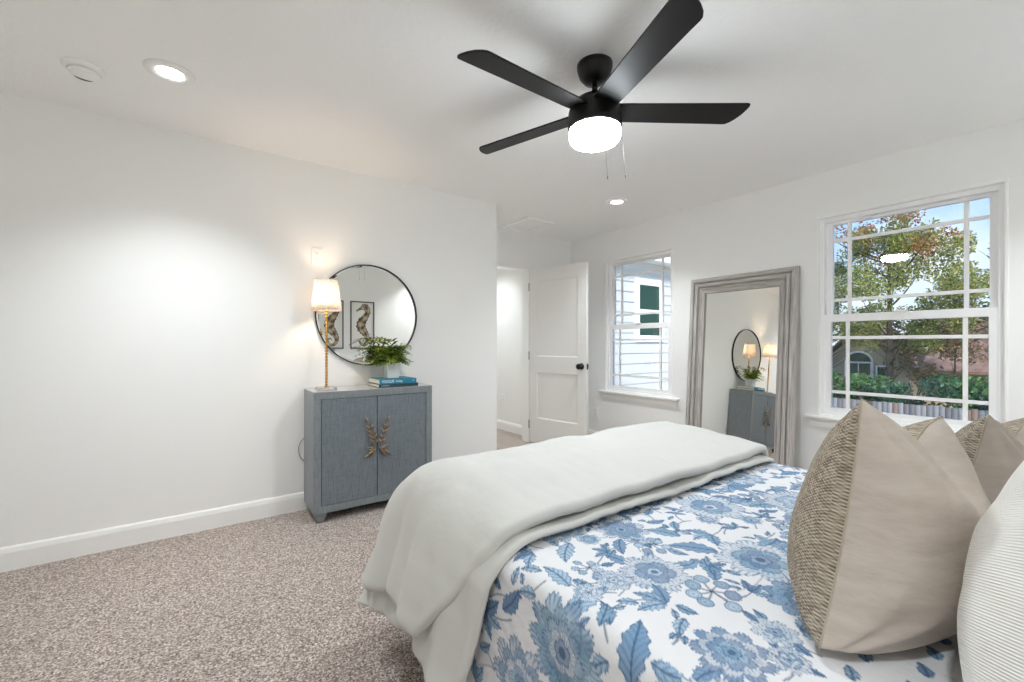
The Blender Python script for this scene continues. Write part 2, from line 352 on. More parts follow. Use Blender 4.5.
# door leaf, swung into the room
hinge = Vector((OX1 - .012, YF - .012, 0)); LW, LH, LT = .79, 2.015, .036
door = empty('door_1', hinge, 'white two panel door standing open into the room', 'door', kind='structure')
door.rotation_euler.z = rad(-79.5)
def leaf_bm():
    # local: x along leaf from hinge, y thickness (0 .. LT), front face y=0 (seen from camera) -- recessed panels both sides
    bm = BM(); st, z0 = .112, .012; pans = [(.30, .83), (1.01, 1.875)]; rec = .009
    box(bm, 0, st, 0, LT, z0, LH); box(bm, LW - st, LW, 0, LT, z0, LH)
    for a, c in ((z0, pans[0][0]), (pans[0][1], pans[1][0]), (pans[1][1], LH)): box(bm, st, LW - st, 0, LT, a, c)
    for a, c in pans:
        box(bm, st, LW - st, rec, LT - rec, a, c)
        for s in (0, 1):     # small bevelled sticking round each panel
            ya, yb = (.002, rec) if s == 0 else (LT - .002, LT - rec)
            for q in (((st, ya, a), (LW - st, ya, a), (LW - st - .012, yb, a + .012), (st + .012, yb, a + .012)), ((st, ya, c), (LW - st, ya, c), (LW - st - .012, yb, c - .012), (st + .012, yb, c - .012)),
                      ((st, ya, a), (st, ya, c), (st + .012, yb, c - .012), (st + .012, yb, a + .012)), ((LW - st, ya, a), (LW - st, ya, c), (LW - st - .012, yb, c - .012), (LW - st - .012, yb, a + .012))):
                bm.faces.new([bm.verts.new(p) for p in q])
    return bm
obj('door_leaf', leaf_bm(), M['door'], door, local=True)
kz = .918
kb = BM()
for s, y in ((-1, 0), (1, LT)):
    prof = [(.034, 0), (.034, .006), (.016, .01), (.012, .03), (.02, .036), (.029, .046), (.03, .058), (.024, .067), (.0, .07)]
    lathe(kb, [(r, y + s * h) for r, h in prof], (LW - .062, 0, kz), 28, 'Y')
obj('door_knob', kb, M['black'], door, True, local=True)
lb = BM(); box(lb, LW - .001, LW + .002, .006, LT - .006, kz - .03, kz + .03); obj('latch_plate', lb, M['black'], door, local=True)
for z in (.22, 1.02, 1.82):
    hb = BM(); tube(hb, [(-.002, LT * .5 + .02, z - .05), (-.002, LT * .5 + .02, z + .05)], .007, 10); tube(hb, [(-.004, -.004, z - .048), (-.004, -.004, z + .048)], .006, 10)
    obj('hinge', hb, M['steel'], door, local=True)

# ------------------------------------------------------------------ windows
def ring(bm, x0, x1, y0, y1, z0, z1, wl, wr_, wb, wt):
    box(bm, x0, x1, y0, y0 + wl, z0, z1); box(bm, x0, x1, y1 - wr_, y1, z0, z1)
    box(bm, x0, x1, y0 + wl, y1 - wr_, z0, z0 + wb); box(bm, x0, x1, y0 + wl, y1 - wr_, z1 - wt, z1)
def window(name, y0, y1):
    w = empty(name, (XW, (y0 + y1) / 2, WZ0), None, None, kind='structure')
    b = BM(); ring(b, XW - .006, XW + TH, y0, y1, WZ0, WZ1, .014, .014, .014, .014); box(b, XW - .014, XW, y0 - .004, y1 + .004, WZ1 - .012, WZ1 + .008)
    obj('window_lining', b, M['trim'], w, bevel=.002)
    a0, a1, c0, c1 = y0 + .014, y1 - .014, WZ0 + .014, WZ1 - .014
    b = BM(); ring(b, XW + .022, XW + .115, a0, a1, c0, c1, .026, .026, .022, .03); obj('window_frame', b, M['vinyl'], w, bevel=.002)
    mid = 1.372
    def sash(nm, x0, x1, z0, z1, wb, wt, st=.043):
        s0, s1 = a0 + .022, a1 - .022
        b = BM(); ring(b, x0, x1, s0, s1, z0, z1, st, st, wb, wt); o = obj(nm, b, M['vinyl'], w, bevel=.003)
        g0, g1, h0, h1 = s0 + st, s1 - st, z0 + wb, z1 - wt; xm = (x0 + x1) / 2
        b = BM(); box(b, xm - .002, xm + .002, g0 - .004, g1 + .004, h0 - .004, h1 + .004); obj('pane', b, M['glass'], o)
        b = BM(); mw = .0115
        for yy in (g0 + .098, g1 - .098): box(b, xm - .007, xm + .007, yy - mw, yy + mw, h0, h1)
        for zz in (h0 + .118, h1 - .118): box(b, xm - .0068, xm + .0068, g0, g1, zz - mw, zz + mw)
        obj('muntin_grid', b, M['vinyl'], o, bevel=.002)
        return o
    lo = sash('lower_sash', XW + .03, XW + .062, c0 + .004, mid + .004, .05, .055)
    sash('upper_sash', XW + .07, XW + .10, mid - .048, c1 - .004, .042, .046)
    b = BM(); box(b, XW + .014, XW + .03, (y0 + y1) / 2 - .035, (y0 + y1) / 2 + .035, mid + .002, mid + .014); obj('sash_lock', b, M['vinyl'], lo, bevel=.003)
    b = BM(); box(b, XW - .045, XW + .03, y0 - .07, y1 + .07, WZ0 - .018, WZ0 + .004); s = obj('window_sill', b, M['trim'], w, bevel=.005)
    b = BM(); prism(b, [(XW, WZ0 - .018), (XW - .022, WZ0 - .018), (XW - .022, WZ0 - .032), (XW - .013, WZ0 - .042), (XW - .013, WZ0 - .085), (XW, WZ0 - .085)], 'Y', y0 - .045, y1 + .045) if False else None
    poly = [(XW, WZ0 - .018), (XW - .022, WZ0 - .018), (XW - .022, WZ0 - .032), (XW - .013, WZ0 - .042), (XW - .013, WZ0 - .085), (XW, WZ0 - .085)]
    prism(b, poly, 'Y', y0 - .045, y1 + .045); obj('window_apron', b, M['trim'], w)
    return w
window('window_1', *WIN[0]); window('window_2', *WIN[1])

# ------------------------------------------------------------------ ceiling fixtures
def downlight(x, y, label, group='recessed ceiling lights', L=DOWN_W, name='recessed_light'):
    t = empty(name, (x, y, CE), label, 'ceiling light', group)
    b = BM(); lathe(b, [(.0515, -.002), (.058, -.010), (.088, -.009), (.096, -.004), (.098, 0)], (x, y, CE), 48); obj('trim_ring', b, M['trim'], t, True)
    b = BM(); lathe(b, [(0, -.004), (.052, -.004), (.052, -.001)], (x, y, CE), 48); obj('lens', b, emit('downlight_lens', (255, 253, 250), 14), t)
    ld = bpy.data.lights.new('downlight_beam', 'SPOT'); lo = bpy.data.objects.new('downlight_beam', ld); COL.objects.link(lo); lo.parent = t; lo.location = (0, 0, -.012)
    ld.energy = L; ld.spot_size = rad(119); ld.spot_blend = 1; ld.shadow_soft_size = .06; ld.color = (.905, .965, 1)
    return t
downlight(-.132, 2.576, 'lit round recessed light in the ceiling beside the smoke detector')
downlight(3.017, 2.57, 'lit round recessed light in the ceiling near the air vent and first window')
downlight(-.132, -.15, 'added unseen recessed light near the rear wall left of the bed')  # unseen lamp, added to brighten the room
downlight(3.017, -.15, 'added unseen recessed light near the rear wall on the second window side')  # second unseen lamp at the rear, also added for brightness
t = empty('smoke_detector', (-.454, 2.772, CE), 'small round white smoke detector on the ceiling with a dark slot', 'smoke detector')
b = BM(); lathe(b, [(0, -.036), (.035, -.036), (.05, -.033), (.058, -.021)], (-.454, 2.772, CE), 40); obj('cover', b, M['plate'], t, True)
b = BM(); lathe(b, [(.0, -.026), (.05, -.021), (.05, -.017), (0, -.017)], (-.454, 2.772, CE), 40); obj('sensor_slot', b, M['dark'], t, True)
b = BM(); prev = None
for k in range(17):
    a = rad(62 + 84 * k / 16); w = .0085 * sin(pi * k / 16) + .0006; row = [b.verts.new((-.454 + (.048 + q) * cos(a), 2.772 + (.048 + q) * sin(a), CE + z)) for q, z in ((-w, -.0352), (w, -.0340), (w, -.031), (-w, -.031))]
    if prev:
        for j in range(4): b.faces.new((prev[j], prev[(j + 1) % 4], row[(j + 1) % 4], row[j]))
    prev = row
obj('sounder_slit', b, M['dark'], t)
b = BM(); lathe(b, [(.058, -.017), (.07, -.015), (.076, -.006), (.076, 0)], (-.454, 2.772, CE), 40); obj('base', b, M['plate'], t, True)
vx0, vx1, vy0, vy1 = 2.635, 2.985, 3.395, 3.86
t = empty('air_vent', ((vx0 + vx1) / 2, (vy0 + vy1) / 2, CE), 'white louvred air vent in the ceiling above the open door', 'vent')
b = BM(); fz = CE - .017
for q in ((vx0, vx1, vy0, vy0 + .035), (vx0, vx1, vy1 - .035, vy1), (vx0, vx0 + .035, vy0 + .035, vy1 - .035), (vx1 - .035, vx1, vy0 + .035, vy1 - .035)): box(b, *q, fz, CE)
obj('frame', b, M['plate'], t, bevel=.004)
b = BM()
for k in range(20):
    y = vy0 + .045 + k * .0197; m_ = Matrix.Translation((0, y, CE - .006)) @ Matrix.Rotation(rad(5), 4, 'X'); box(b, vx0 + .034, vx1 - .034, -.0102, .0102, -.001, .001, m_)
obj('louvres', b, M['plate'], t)

# ceiling fan
FX, FY = 1.457, 1.372
fan = empty('ceiling_fan', (FX, FY, CE), 'matte black ceiling fan with a lit round light kit above the bed', 'ceiling fan')
c = (FX, FY, 0)
b = BM(); lathe(b, [(0, 2.355), (.022, 2.355), (.05, 2.364), (.070, 2.388), (.080, 2.422), (.081, CE)], c, 40); obj('canopy', b, M['black'], fan, True)
b = BM(); tube(b, [(FX, FY, 2.30), (FX, FY, 2.36)], .013, 16); lathe(b, [(.022, 2.296), (.022, 2.315), (.014, 2.322)], c, 24); obj('downrod', b, M['black'], fan, True)
b = BM(); lathe(b, [(0, 2.30), (.03, 2.299), (.06, 2.29), (.09, 2.272), (.112, 2.245), (.12, 2.22), (.122, 2.165), (.122, 2.147), (.118, 2.140), (.06, 2.138), (0, 2.138)], c, 56); obj('motor_housing', b, M['black'], fan, True)
b = BM(); lathe(b, [(.116, 2.140), (.117, 2.12), (.115, 2.10), (.106, 2.088), (.085, 2.082), (0, 2.079)], c, 56); obj('light_diffuser', b, emit('fan_light_glow', (240, 249, 255), FAN_L), fan, True); df = fan.children[-1] if fan.children[-1].name.startswith('light') else [q for q in fan.children if q.name.startswith('light_diffuser')][0]
df.data.materials.append(emit('fan_light_side_glow', (240, 249, 255), FAN_L * .38))
for q in df.data.polygons: q.material_index = 1 if q.normal.z > -.6 else 0
for ang in (-34.8, -110, 181.2, 108.5):
    # local x radial, y tangential; the counter-clockwise edge hangs lower
    Rm = Matrix.Translation((FX, FY, 2.222)) @ Matrix.Rotation(rad(ang), 4, 'Z') @ Matrix.Rotation(rad(-11), 4, 'X')
    r0, r1, w0, w1 = .10, .675, .056, .066
    out = [(r0, -w0), (r0 + .06, -w0 - .002)] + [(r0 + (r1 - r0) * k / 6, -w0 - (w1 - w0) * k / 6) for k in range(1, 6)]
    out += [(r1 + .004, -w1), (r1 + .013, -w1 + .004), (r1 + .016, -w1 + .014), (r1 + .014, -w1 + .034), (r1 + .006, 0), (r1 - .008, w1 - .036), (r1 - .024, w1 - .014), (r1 - .040, w1 - .002), (r1 - .055, w1)] + [(r0 + (r1 - r0) * k / 6, w0 + (w1 - w0) * k / 6) for k in range(5, 0, -1)] + [(r0, w0)]
    bm = BM(); A = [bm.verts.new(Rm @ Vector((x, y, .004))) for x, y in out]; B = [bm.verts.new(Rm @ Vector((x, y, -.004))) for x, y in out]
    bm.faces.new(A); bm.faces.new(B[::-1]); n_ = len(out)
    for i in range(n_): bm.faces.new((A[i], B[i], B[(i + 1) % n_], A[(i + 1) % n_]))
    bl = obj('blade', bm, M['blade'], fan, bevel=.0015)
    bm = BM(); box(bm, .085, .19, -.03, .03, -.001, .010, Rm @ Matrix.Translation((0, 0, .003))); obj('blade_iron', bm, M['black'], bl, bevel=.003)
for x, y, dx, dy, L in ((FX + .03, FY - .03, .012, -.01, .20), (FX + .105, FY - .07, .012, -.01, .19)):
    b = BM(); tube(b, [(x, y, 2.13), (x + dx * .5, y + dy * .5, 2.13 - L * .5), (x + dx, y + dy, 2.13 - L)], .0007, 6); lathe(b, [(0, 0), (.002, .004), (.002, .016), (0, .02)], (x + dx, y + dy, 2.13 - L - .018), 10); obj('pull_chain', b, M['black'], fan)

# ------------------------------------------------------------------ outlets
def outlet(loc, rot, label, holes=True):
    t = empty('wall_outlet', loc, label, 'outlet', 'wall outlets'); t.rotation_euler.z = rot
    b = BM(); box(b, -.036, .036, -.006, 0, -.058, .058); obj('cover_plate', b, M['plate'], t, bevel=.003, local=True)
    for z in (.02, -.02):
        b = BM(); lathe(b, [(0, -.0085), (.0165, -.0085), (.0165, -.005)], (0, 0, z), 24, 'Y'); r = obj('receptacle', b, M['plate'], t, local=True)
        b = BM(); box(b, -.0075, -.005, -.0092, -.008, z - .004, z + .006); box(b, .005, .0075, -.0092, -.008, z - .004, z + .006); box(b, -.002, .002, -.0092, -.008, z - .011, z - .007)
        obj('slots', b, M['dark'], r, local=True)
    return t
outlet((.648, YD, 1.782), 0, 'white outlet high on the wall above the lamp shade')
outlet((XW, 3.53, .347), rad(-90), 'white outlet low on the wall between door edge and first window')
outlet((3.26, 4.72, .43), rad(-90), 'white outlet low on the hallway wall seen through the doorway')

# ------------------------------------------------------------------ cabinet
cx0, cx1, cy0, cy1, cz0, cz1 = .563, 1.383, 2.945, 3.262, .062, .845
cab = empty('cabinet', ((cx0 + cx1) / 2, (cy0 + cy1) / 2, 0), 'blue grey two door cabinet with bronze leaf branch handles against the wall', 'cabinet')
b = BM(); fw = .046
box(b, cx0, cx1, cy0 + .024, cy1, cz0, cz1 - .0)           # carcass
obj('body', b, M['gc_body'], cab, bevel=.002)
b = BM()                                                     # mitred face frame
P4 = [(cx0, cz0), (cx1, cz0), (cx1, cz1), (cx0, cz1)]; Q4 = [(cx0 + fw, cz0 + fw), (cx1 - fw, cz0 + fw), (cx1 - fw, cz1 - fw), (cx0 + fw, cz1 - fw)]
for i in range(4):
    j = (i + 1) % 4; q = [P4[i], P4[j], Q4[j], Q4[i]]
    A = [b.verts.new((x, cy0, z)) for x, z in q]; B = [b.verts.new((x, cy0 + .024, z)) for x, z in q]
    b.faces.new(A); b.faces.new(B[::-1])
    for k in range(4): b.faces.new((A[k], A[(k + 1) % 4], B[(k + 1) % 4], B[k]))
obj('face_frame', b, M['gc_body'], cab, bevel=.0018)
xm = .972
b = BM(); box(b, cx0, cx1, cy0, cy1, cz1, cz1 + .0025); obj('top', b, M['gc_top'], cab, bevel=.001)
b = BM(); box(b, cx0 + fw, cx1 - fw, cy0 + .018, cy0 + .0245, cz0 + fw, cz1 - fw); obj('gap_shade_sheet', b, M['dark'], cab)  # dark sheet behind the doors, painted shade for the gaps
def leaf3d(bm, p, d, L, w, nrm=Vector((0, -1, 0)), lift=.006):
    d = d.normalized(); s = d.cross(nrm).normalized(); N = 7; prev = None
    for k in range(N + 1):
        u = k / N; hw = w * sin(pi * u ** .8) + .0006; c_ = p + d * L * u + nrm * (lift * sin(pi * u)); row = [bm.verts.new(c_ - s * hw), bm.verts.new(c_ + nrm * (.004 * sin(pi * u) + .001)), bm.verts.new(c_ + s * hw), bm.verts.new(c_ - nrm * .002)]
        if prev:
            for a in range(4): bm.faces.new((prev[a], prev[(a + 1) % 4], row[(a + 1) % 4], row[a]))
        else: bm.faces.new(row[::-1])
        prev = row
    bm.faces.new(prev)
def bez(P, n=24):
    P = [Vector(p) for p in P]; out = []
    for i in range(n + 1):
        t = i / n; q = P[:]
        while len(q) > 1: q = [q[k].lerp(q[k + 1], t) for k in range(len(q) - 1)]
        out.append(q[0])
    return out
for side, dlo, dhi in ((-1, cx0 + fw + .003, xm - .0025), (1, xm + .0025, cx1 - fw - .003)):
    b = BM(); box(b, dlo, dhi, cy0 + .003, cy0 + .018, cz0 + fw + .003, cz1 - fw - .003)
    d = obj('door', b, M['gc_door'], cab, bevel=.002)
    y = cy0 - .012; s = side
    pts = bez([(xm + s * .052, y, .395), (xm + s * .022, y - .002, .425), (xm + s * .006, y - .004, .47), (xm + s * .040, y - .004, .545), (xm + s * .066, y, .612)], 30)
    b = BM(); tube(b, pts, [.0042 - .0022 * k / 30 for k in range(31)], 8)
    N_ = Vector((0, -1, 0))
    for k, sd_, L in ((14, 1, .045), (14, -1, .036), (18, 1, .05), (18, -1, .042), (22, 1, .05), (22, -1, .044), (26, 1, .046), (26, -1, .042)):
        t_ = (pts[min(k + 1, 30)] - pts[k - 1]).normalized(); side_v = Vector((s, 0, 0)) * sd_
        leaf3d(b, pts[k], t_ * .75 + side_v * .62, L, .0085)
    leaf3d(b, pts[30], (pts[30] - pts[27]) + Vector((0, 0, .004)), .052, .0095)
    base = Vector((xm + s * .018, y, .437))
    for dx, dz, L in ((.9, -.62, .105), (.5, -.85, .07), (1, -.12, .05), (.95, .28, .06)): leaf3d(b, base, Vector((s * dx, 0, dz)), L, .0095)
    for q in (base, pts[25]): tube(b, [q, (q.x, cy0 + .004, q.z)], .004, 8)
    obj('branch_handle', b, M['bronze'], d, True)
for x in (cx0 + .012, cx1 - .012 - .075):
    for y0, y1 in ((cy0 + .012, cy0 + .075), (cy1 - .075, cy1 - .012)):
        b = BM(); inner = 1 if x < 1 else -1; x0, x1 = x, x + .075; tp = [(x0, y0), (x1, y0), (x1, y1), (x0, y1)]
        bx0, bx1 = (x0 + .012, x1 - .024) if inner > 0 else (x0 + .024, x1 - .012)
        bt = [(bx0, y0 + .008), (bx1, y0 + .008), (bx1, y1 - .01), (bx0, y1 - .01)]
        A = [b.verts.new((*p, cz0)) for p in tp]; B = [b.verts.new((*p, 0)) for p in bt]; b.faces.new(A); b.faces.new(B[::-1])
        for k in range(4): b.faces.new((A[k], A[(k + 1) % 4], B[(k + 1) % 4], B[k]))
        obj('leg', b, M['gc_body'], cab, bevel=.002)

# table lamp
lx, ly = .677, 3.112
lamp = empty('table_lamp', (lx, ly, cz1), 'slim gold beaded table lamp with a lit cream shade on the cabinet', 'lamp')
b = BM(); box(b, lx - .058, lx + .058, ly - .058, ly + .058, cz1 + .0035, cz1 + .019); obj('base', b, M['acrylic'], lamp, bevel=.003)
b = BM(); prof = [(.0, cz1 + .019), (.016, cz1 + .019), (.016, cz1 + .023)]; z = cz1 + .023
while z < 1.395:
    prof += [(.003, z), (.0092, z + .005), (.0108, z + .0105), (.0092, z + .016)]; z += .021
prof += [(.005, z), (0, z)]; lathe(b, prof, (lx, ly, 0), 16); obj('stem', b, M['gold'], lamp, True)
b = BM(); sh = []
for r, z in ((.0985, 1.384), (.0735, 1.592)): sh.append((r, z))
N_ = 56; rings = []
for r, z in ((.0985, 1.384), (.0905, 1.45), (.0822, 1.52), (.0735, 1.592), (.0715, 1.592), (.0802, 1.52), (.0885, 1.45), (.0965, 1.384)): rings.append([b.verts.new((lx + r * cos(2 * pi * k / N_), ly + r * sin(2 * pi * k / N_), z)) for k in range(N_)])
for i in range(8):
    A, B = rings[i], rings[(i + 1) % 8]
    for k in range(N_): b.faces.new((A[k], A[(k + 1) % N_], B[(k + 1) % N_], B[k]))
obj('lamp_shade', b, M['shade'], lamp, True)
b = BM(); lathe(b, [(0, 1.40), (.014, 1.40), (.014, 1.44), (.011, 1.445), (0, 1.445)], (lx, ly, 0), 20); 
for k in range(3): a = 2 * pi * k / 3; tube(b, [(lx, ly, 1.41), (lx + .094 * cos(a), ly + .094 * sin(a), 1.41)], .0016, 6)
obj('socket', b, M['gold'], lamp, True)
b = BM(); lathe(b, [(0, 1.445), (.011, 1.448), (.016, 1.462), (.024, 1.485), (.022, 1.505), (.012, 1.518), (0, 1.521)], (lx, ly, 0), 20); obj('bulb', b, emit('warm_bulb', (255, 226, 196), BULB_L), lamp, True)
b = BM(); tube(b, bez([(lx - .05, ly + .04, cz1 + .006), (.60, 3.27, cz1 + .03), (.60, 3.272, .62), (.565, 3.27, .50)], 16) + bez([(.565, 3.27, .50), (.51, 3.268, .46), (.52, 3.268, .36), (.58, 3.268, .33)], 14), .0022, 6); obj('power_cord', b, M['cord'], lamp, True)

# round wall mirror
mx_, mz_, mr = 1.0155, 1.3755, .381
rm = empty('round_mirror', (mx_, YD, mz_), 'large round mirror with a thin black metal frame on the wall above the cabinet', 'mirror')
b = BM(); lathe(b, [(mr - .0058, -.004), (mr - .0058, -.023), (mr, -.023), (mr, -.001), (mr - .0058, -.001), (mr - .0058, -.004)], (mx_, YD, mz_), 128, 'Y'); obj('frame', b, M['black'], rm, True)
b = BM(); lathe(b, [(0, -.014), (mr - .02, -.014), (mr - .0059, -.0125), (mr - .0059, -.006), (0, -.006)], (mx_, YD, mz_), 128, 'Y'); obj('mirror_glass', b, M['mirror'], rm)

# books
def book(x0, x1, y0, y1, z0, z1, cover, label, texts):
    t = empty('book', ((x0 + x1) / 2, (y0 + y1) / 2, z0), label, 'book', 'books on the cabinet')
    b = BM(); ct = .003
    box(b, x0, x1, y0, y1, z0, z0 + ct); box(b, x0, x1, y0, y1, z1 - ct, z1); box(b, x0, x1, y0, y0 + ct, z0 + ct, z1 - ct); obj('cover', b, cover, t, bevel=.001)
    b = BM(); box(b, x0 + .004, x1 - .004, y0 + ct, y1 - .005, z0 + ct, z1 - ct); obj('pages', b, M['cream'], t)
    for txt, px, size, zz, shear in texts:
        cu = bpy.data.curves.new('lettering', 'FONT'); cu.body = txt; cu.size = size; cu.extrude = .0003; cu.align_y = 'CENTER'; cu.shear = shear; cu.offset = 0
        o = bpy.data.objects.new('tmp', cu); COL.objects.link(o); bpy.context.view_layer.update()
        me = bpy.data.meshes.new_from_object(o.evaluated_get(bpy.context.evaluated_depsgraph_get())); COL.objects.unlink(o); bpy.data.objects.remove(o)
        me.transform(Matrix.Translation((px, y0 - .0004, zz)) @ Matrix.Rotation(rad(90), 4, 'X')); me.materials.clear(); link_mesh('lettering', me, M['ink'], t)
    return t
bz = cz1 + .0035
book(.994, 1.288, 2.98, 3.235, bz, bz + .022, M['dteal'], 'dark teal hardback book lying under the turquoise book on the cabinet', [('L A Y O U T', 1.012, .011, bz + .011, 0)])
book(1.0, 1.276, 2.985, 3.235, bz + .022, bz + .056, M['teal'], 'turquoise hardback book with white spine lettering under the white plant pot', [('VOGUE', 1.016, .027, bz + .040, 0), ('Living', 1.118, .021, bz + .040, .25), ('K', 1.247, .016, bz + .040, 0)])
# potted fern
pz = bz + .056; pcx, pcy = 1.135, 3.12
plant = empty('potted_fern', (pcx, pcy, pz), 'small green fern in a square white ceramic pot standing on two books', 'plant')
b = BM(); hw0, hw1, hh = .043, .05, .112
rr = [[b.verts.new((pcx + sx * w, pcy + sy * w, pz + z)) for sx, sy in ((-1, -1), (1, -1), (1, 1), (-1, 1))] for w, z in ((hw0, .0005), (hw1, hh), (hw1 - .006, hh), (hw0 - .005, .02))]
b.faces.new(rr[0][::-1]); b.faces.new(rr[3])
for A, B in zip(rr, rr[1:]):
    for k in range(4): b.faces.new((A[k], A[(k + 1) % 4], B[(k + 1) % 4], B[k]))
obj('pot', b, M['pot'], plant, bevel=.003)
b = BM(); box(b, pcx - .043, pcx + .043, pcy - .043, pcy + .043, pz + .08, pz + .1); obj('soil', b, M['soil'], plant)
rng = random.Random(7); V = []; Fq = []; T = []
for i in range(84):
    a = rng.uniform(0, 2 * pi); L = rng.uniform(.09, .20); lift = rng.uniform(.35, 2.0)
    dx, dy = cos(a), sin(a) * (.45 if sin(a) > 0 else .8)
    L *= 1.12 if dx < 0 else .9
    p0 = Vector((pcx + dx * .02, pcy + dy * .02, pz + .10)); p3 = p0 + Vector((dx * L, dy * L, L * (lift - .55) * .55)); p1 = p0 + Vector((dx * L * .3, dy * L * .3, L * lift * .65)); 
    pts = bez([p0, p1, p3], 15); g = rng.random(); colr = [(84, 108, 40), (124, 150, 56), (168, 184, 84), (66, 88, 40), (146, 164, 66)][int(g * 5)]
    for k in range(2, 16, 2):
        tdir = (pts[k] - pts[k - 1]).normalized(); w = L * .34 * sin(pi * (k / 16) ** .8) + .006
        for s in (-1, 1):
            sv = tdir.cross(Vector((0, 0, 1))).normalized() * s; d = (sv * .9 + tdir * .55 + Vector((0, 0, rng.uniform(-.3, .2)))).normalized(); n_ = d.cross(tdir).normalized() * s
            q = pts[k]; i0 = len(V); hw = .0098
            V += [q - tdir * hw * .5, q + d * w * .5 - tdir * hw, q + d * w + Vector((0, 0, -.002)), q + d * w * .5 + tdir * hw]
            Fq.append((i0, i0 + 1, i0 + 2, i0 + 3)); f_ = rng.uniform(.8, 1.2); T += [tuple(min(1, x * f_) for x in lin(*colr)[:3])] * 4
V = np.array([v[:] for v in V]); V[:, 1] = np.minimum(V[:, 1], 3.235)
link_mesh('fern_fronds', np_mesh('fern_fronds', V, np.array(Fq), np.array(T)), M['fern'], plant)

# ------------------------------------------------------------------ floor mirror leaning on the window wall
FW, FH, FB = .915, 1.765, .15
fm = empty('floor_mirror', (XW - .118, 1.845, 0), 'tall leaning floor mirror in a weathered silver wood frame between the windows', 'mirror')
fm.rotation_euler = (0, rad(4.0), rad(-1.7))
# profile: (distance in from outer edge, height toward the room)
prof = [(0, 0), (0, .028), (.006, .042), (.018, .050), (.030, .050), (.040, .044), (.043, .026), (.050, .028), (.053, .044), (.066, .050), (.080, .044), (.084, .022), (.090, .020), (.093, .033), (.100, .034), (.105, .026), (.128, .014), (.131, .020), (.138, .020), (.141, .006), (FB, .001), (FB, 0)]
def corner_loop(d, h):   # local axes: -x toward the room, y width, z height
    return [(-h, -FW / 2 + d, d), (-h, FW / 2 - d, d), (-h, FW / 2 - d, FH - d), (-h, -FW / 2 + d, FH - d)]
V = []; Fq = []; uv = []
for side in range(4):
    L = FW if side % 2 == 0 else FH; vacc = 0
    for k in range(len(prof) - 1):
        (d0, h0), (d1, h1) = prof[k], prof[k + 1]; A = corner_loop(d0, h0); B = corner_loop(d1, h1); i0 = len(V); j = (side + 1) % 4
        V += [A[side], A[j], B[j], B[side]]; Fq.append((i0, i0 + 1, i0 + 2, i0 + 3)); w = math.hypot(d1 - d0, h1 - h0)
        o_ = side * 3.3
        uv += [(o_, vacc + side), (o_ + L, vacc + side), (o_ + L, vacc + w + side), (o_, vacc + w + side)]; vacc += w
link_mesh('frame', np_mesh('frame', np.array(V), np.array(Fq)[:, ::-1], uv=np.array(uv)), M['driftwood'], fm, local=True)
b = BM(); box(b, -.004, -.0005, -FW / 2 + FB - .01, FW / 2 - FB + .01, FB - .01, FH - FB + .01); obj('mirror_glass', b, M['mirror'], fm, local=True)
b = BM(); box(b, .0, .008, -FW / 2 + .01, FW / 2 - .01, .01, FH - .01); obj('backing_board', b, M['wood_base'], fm, local=True)

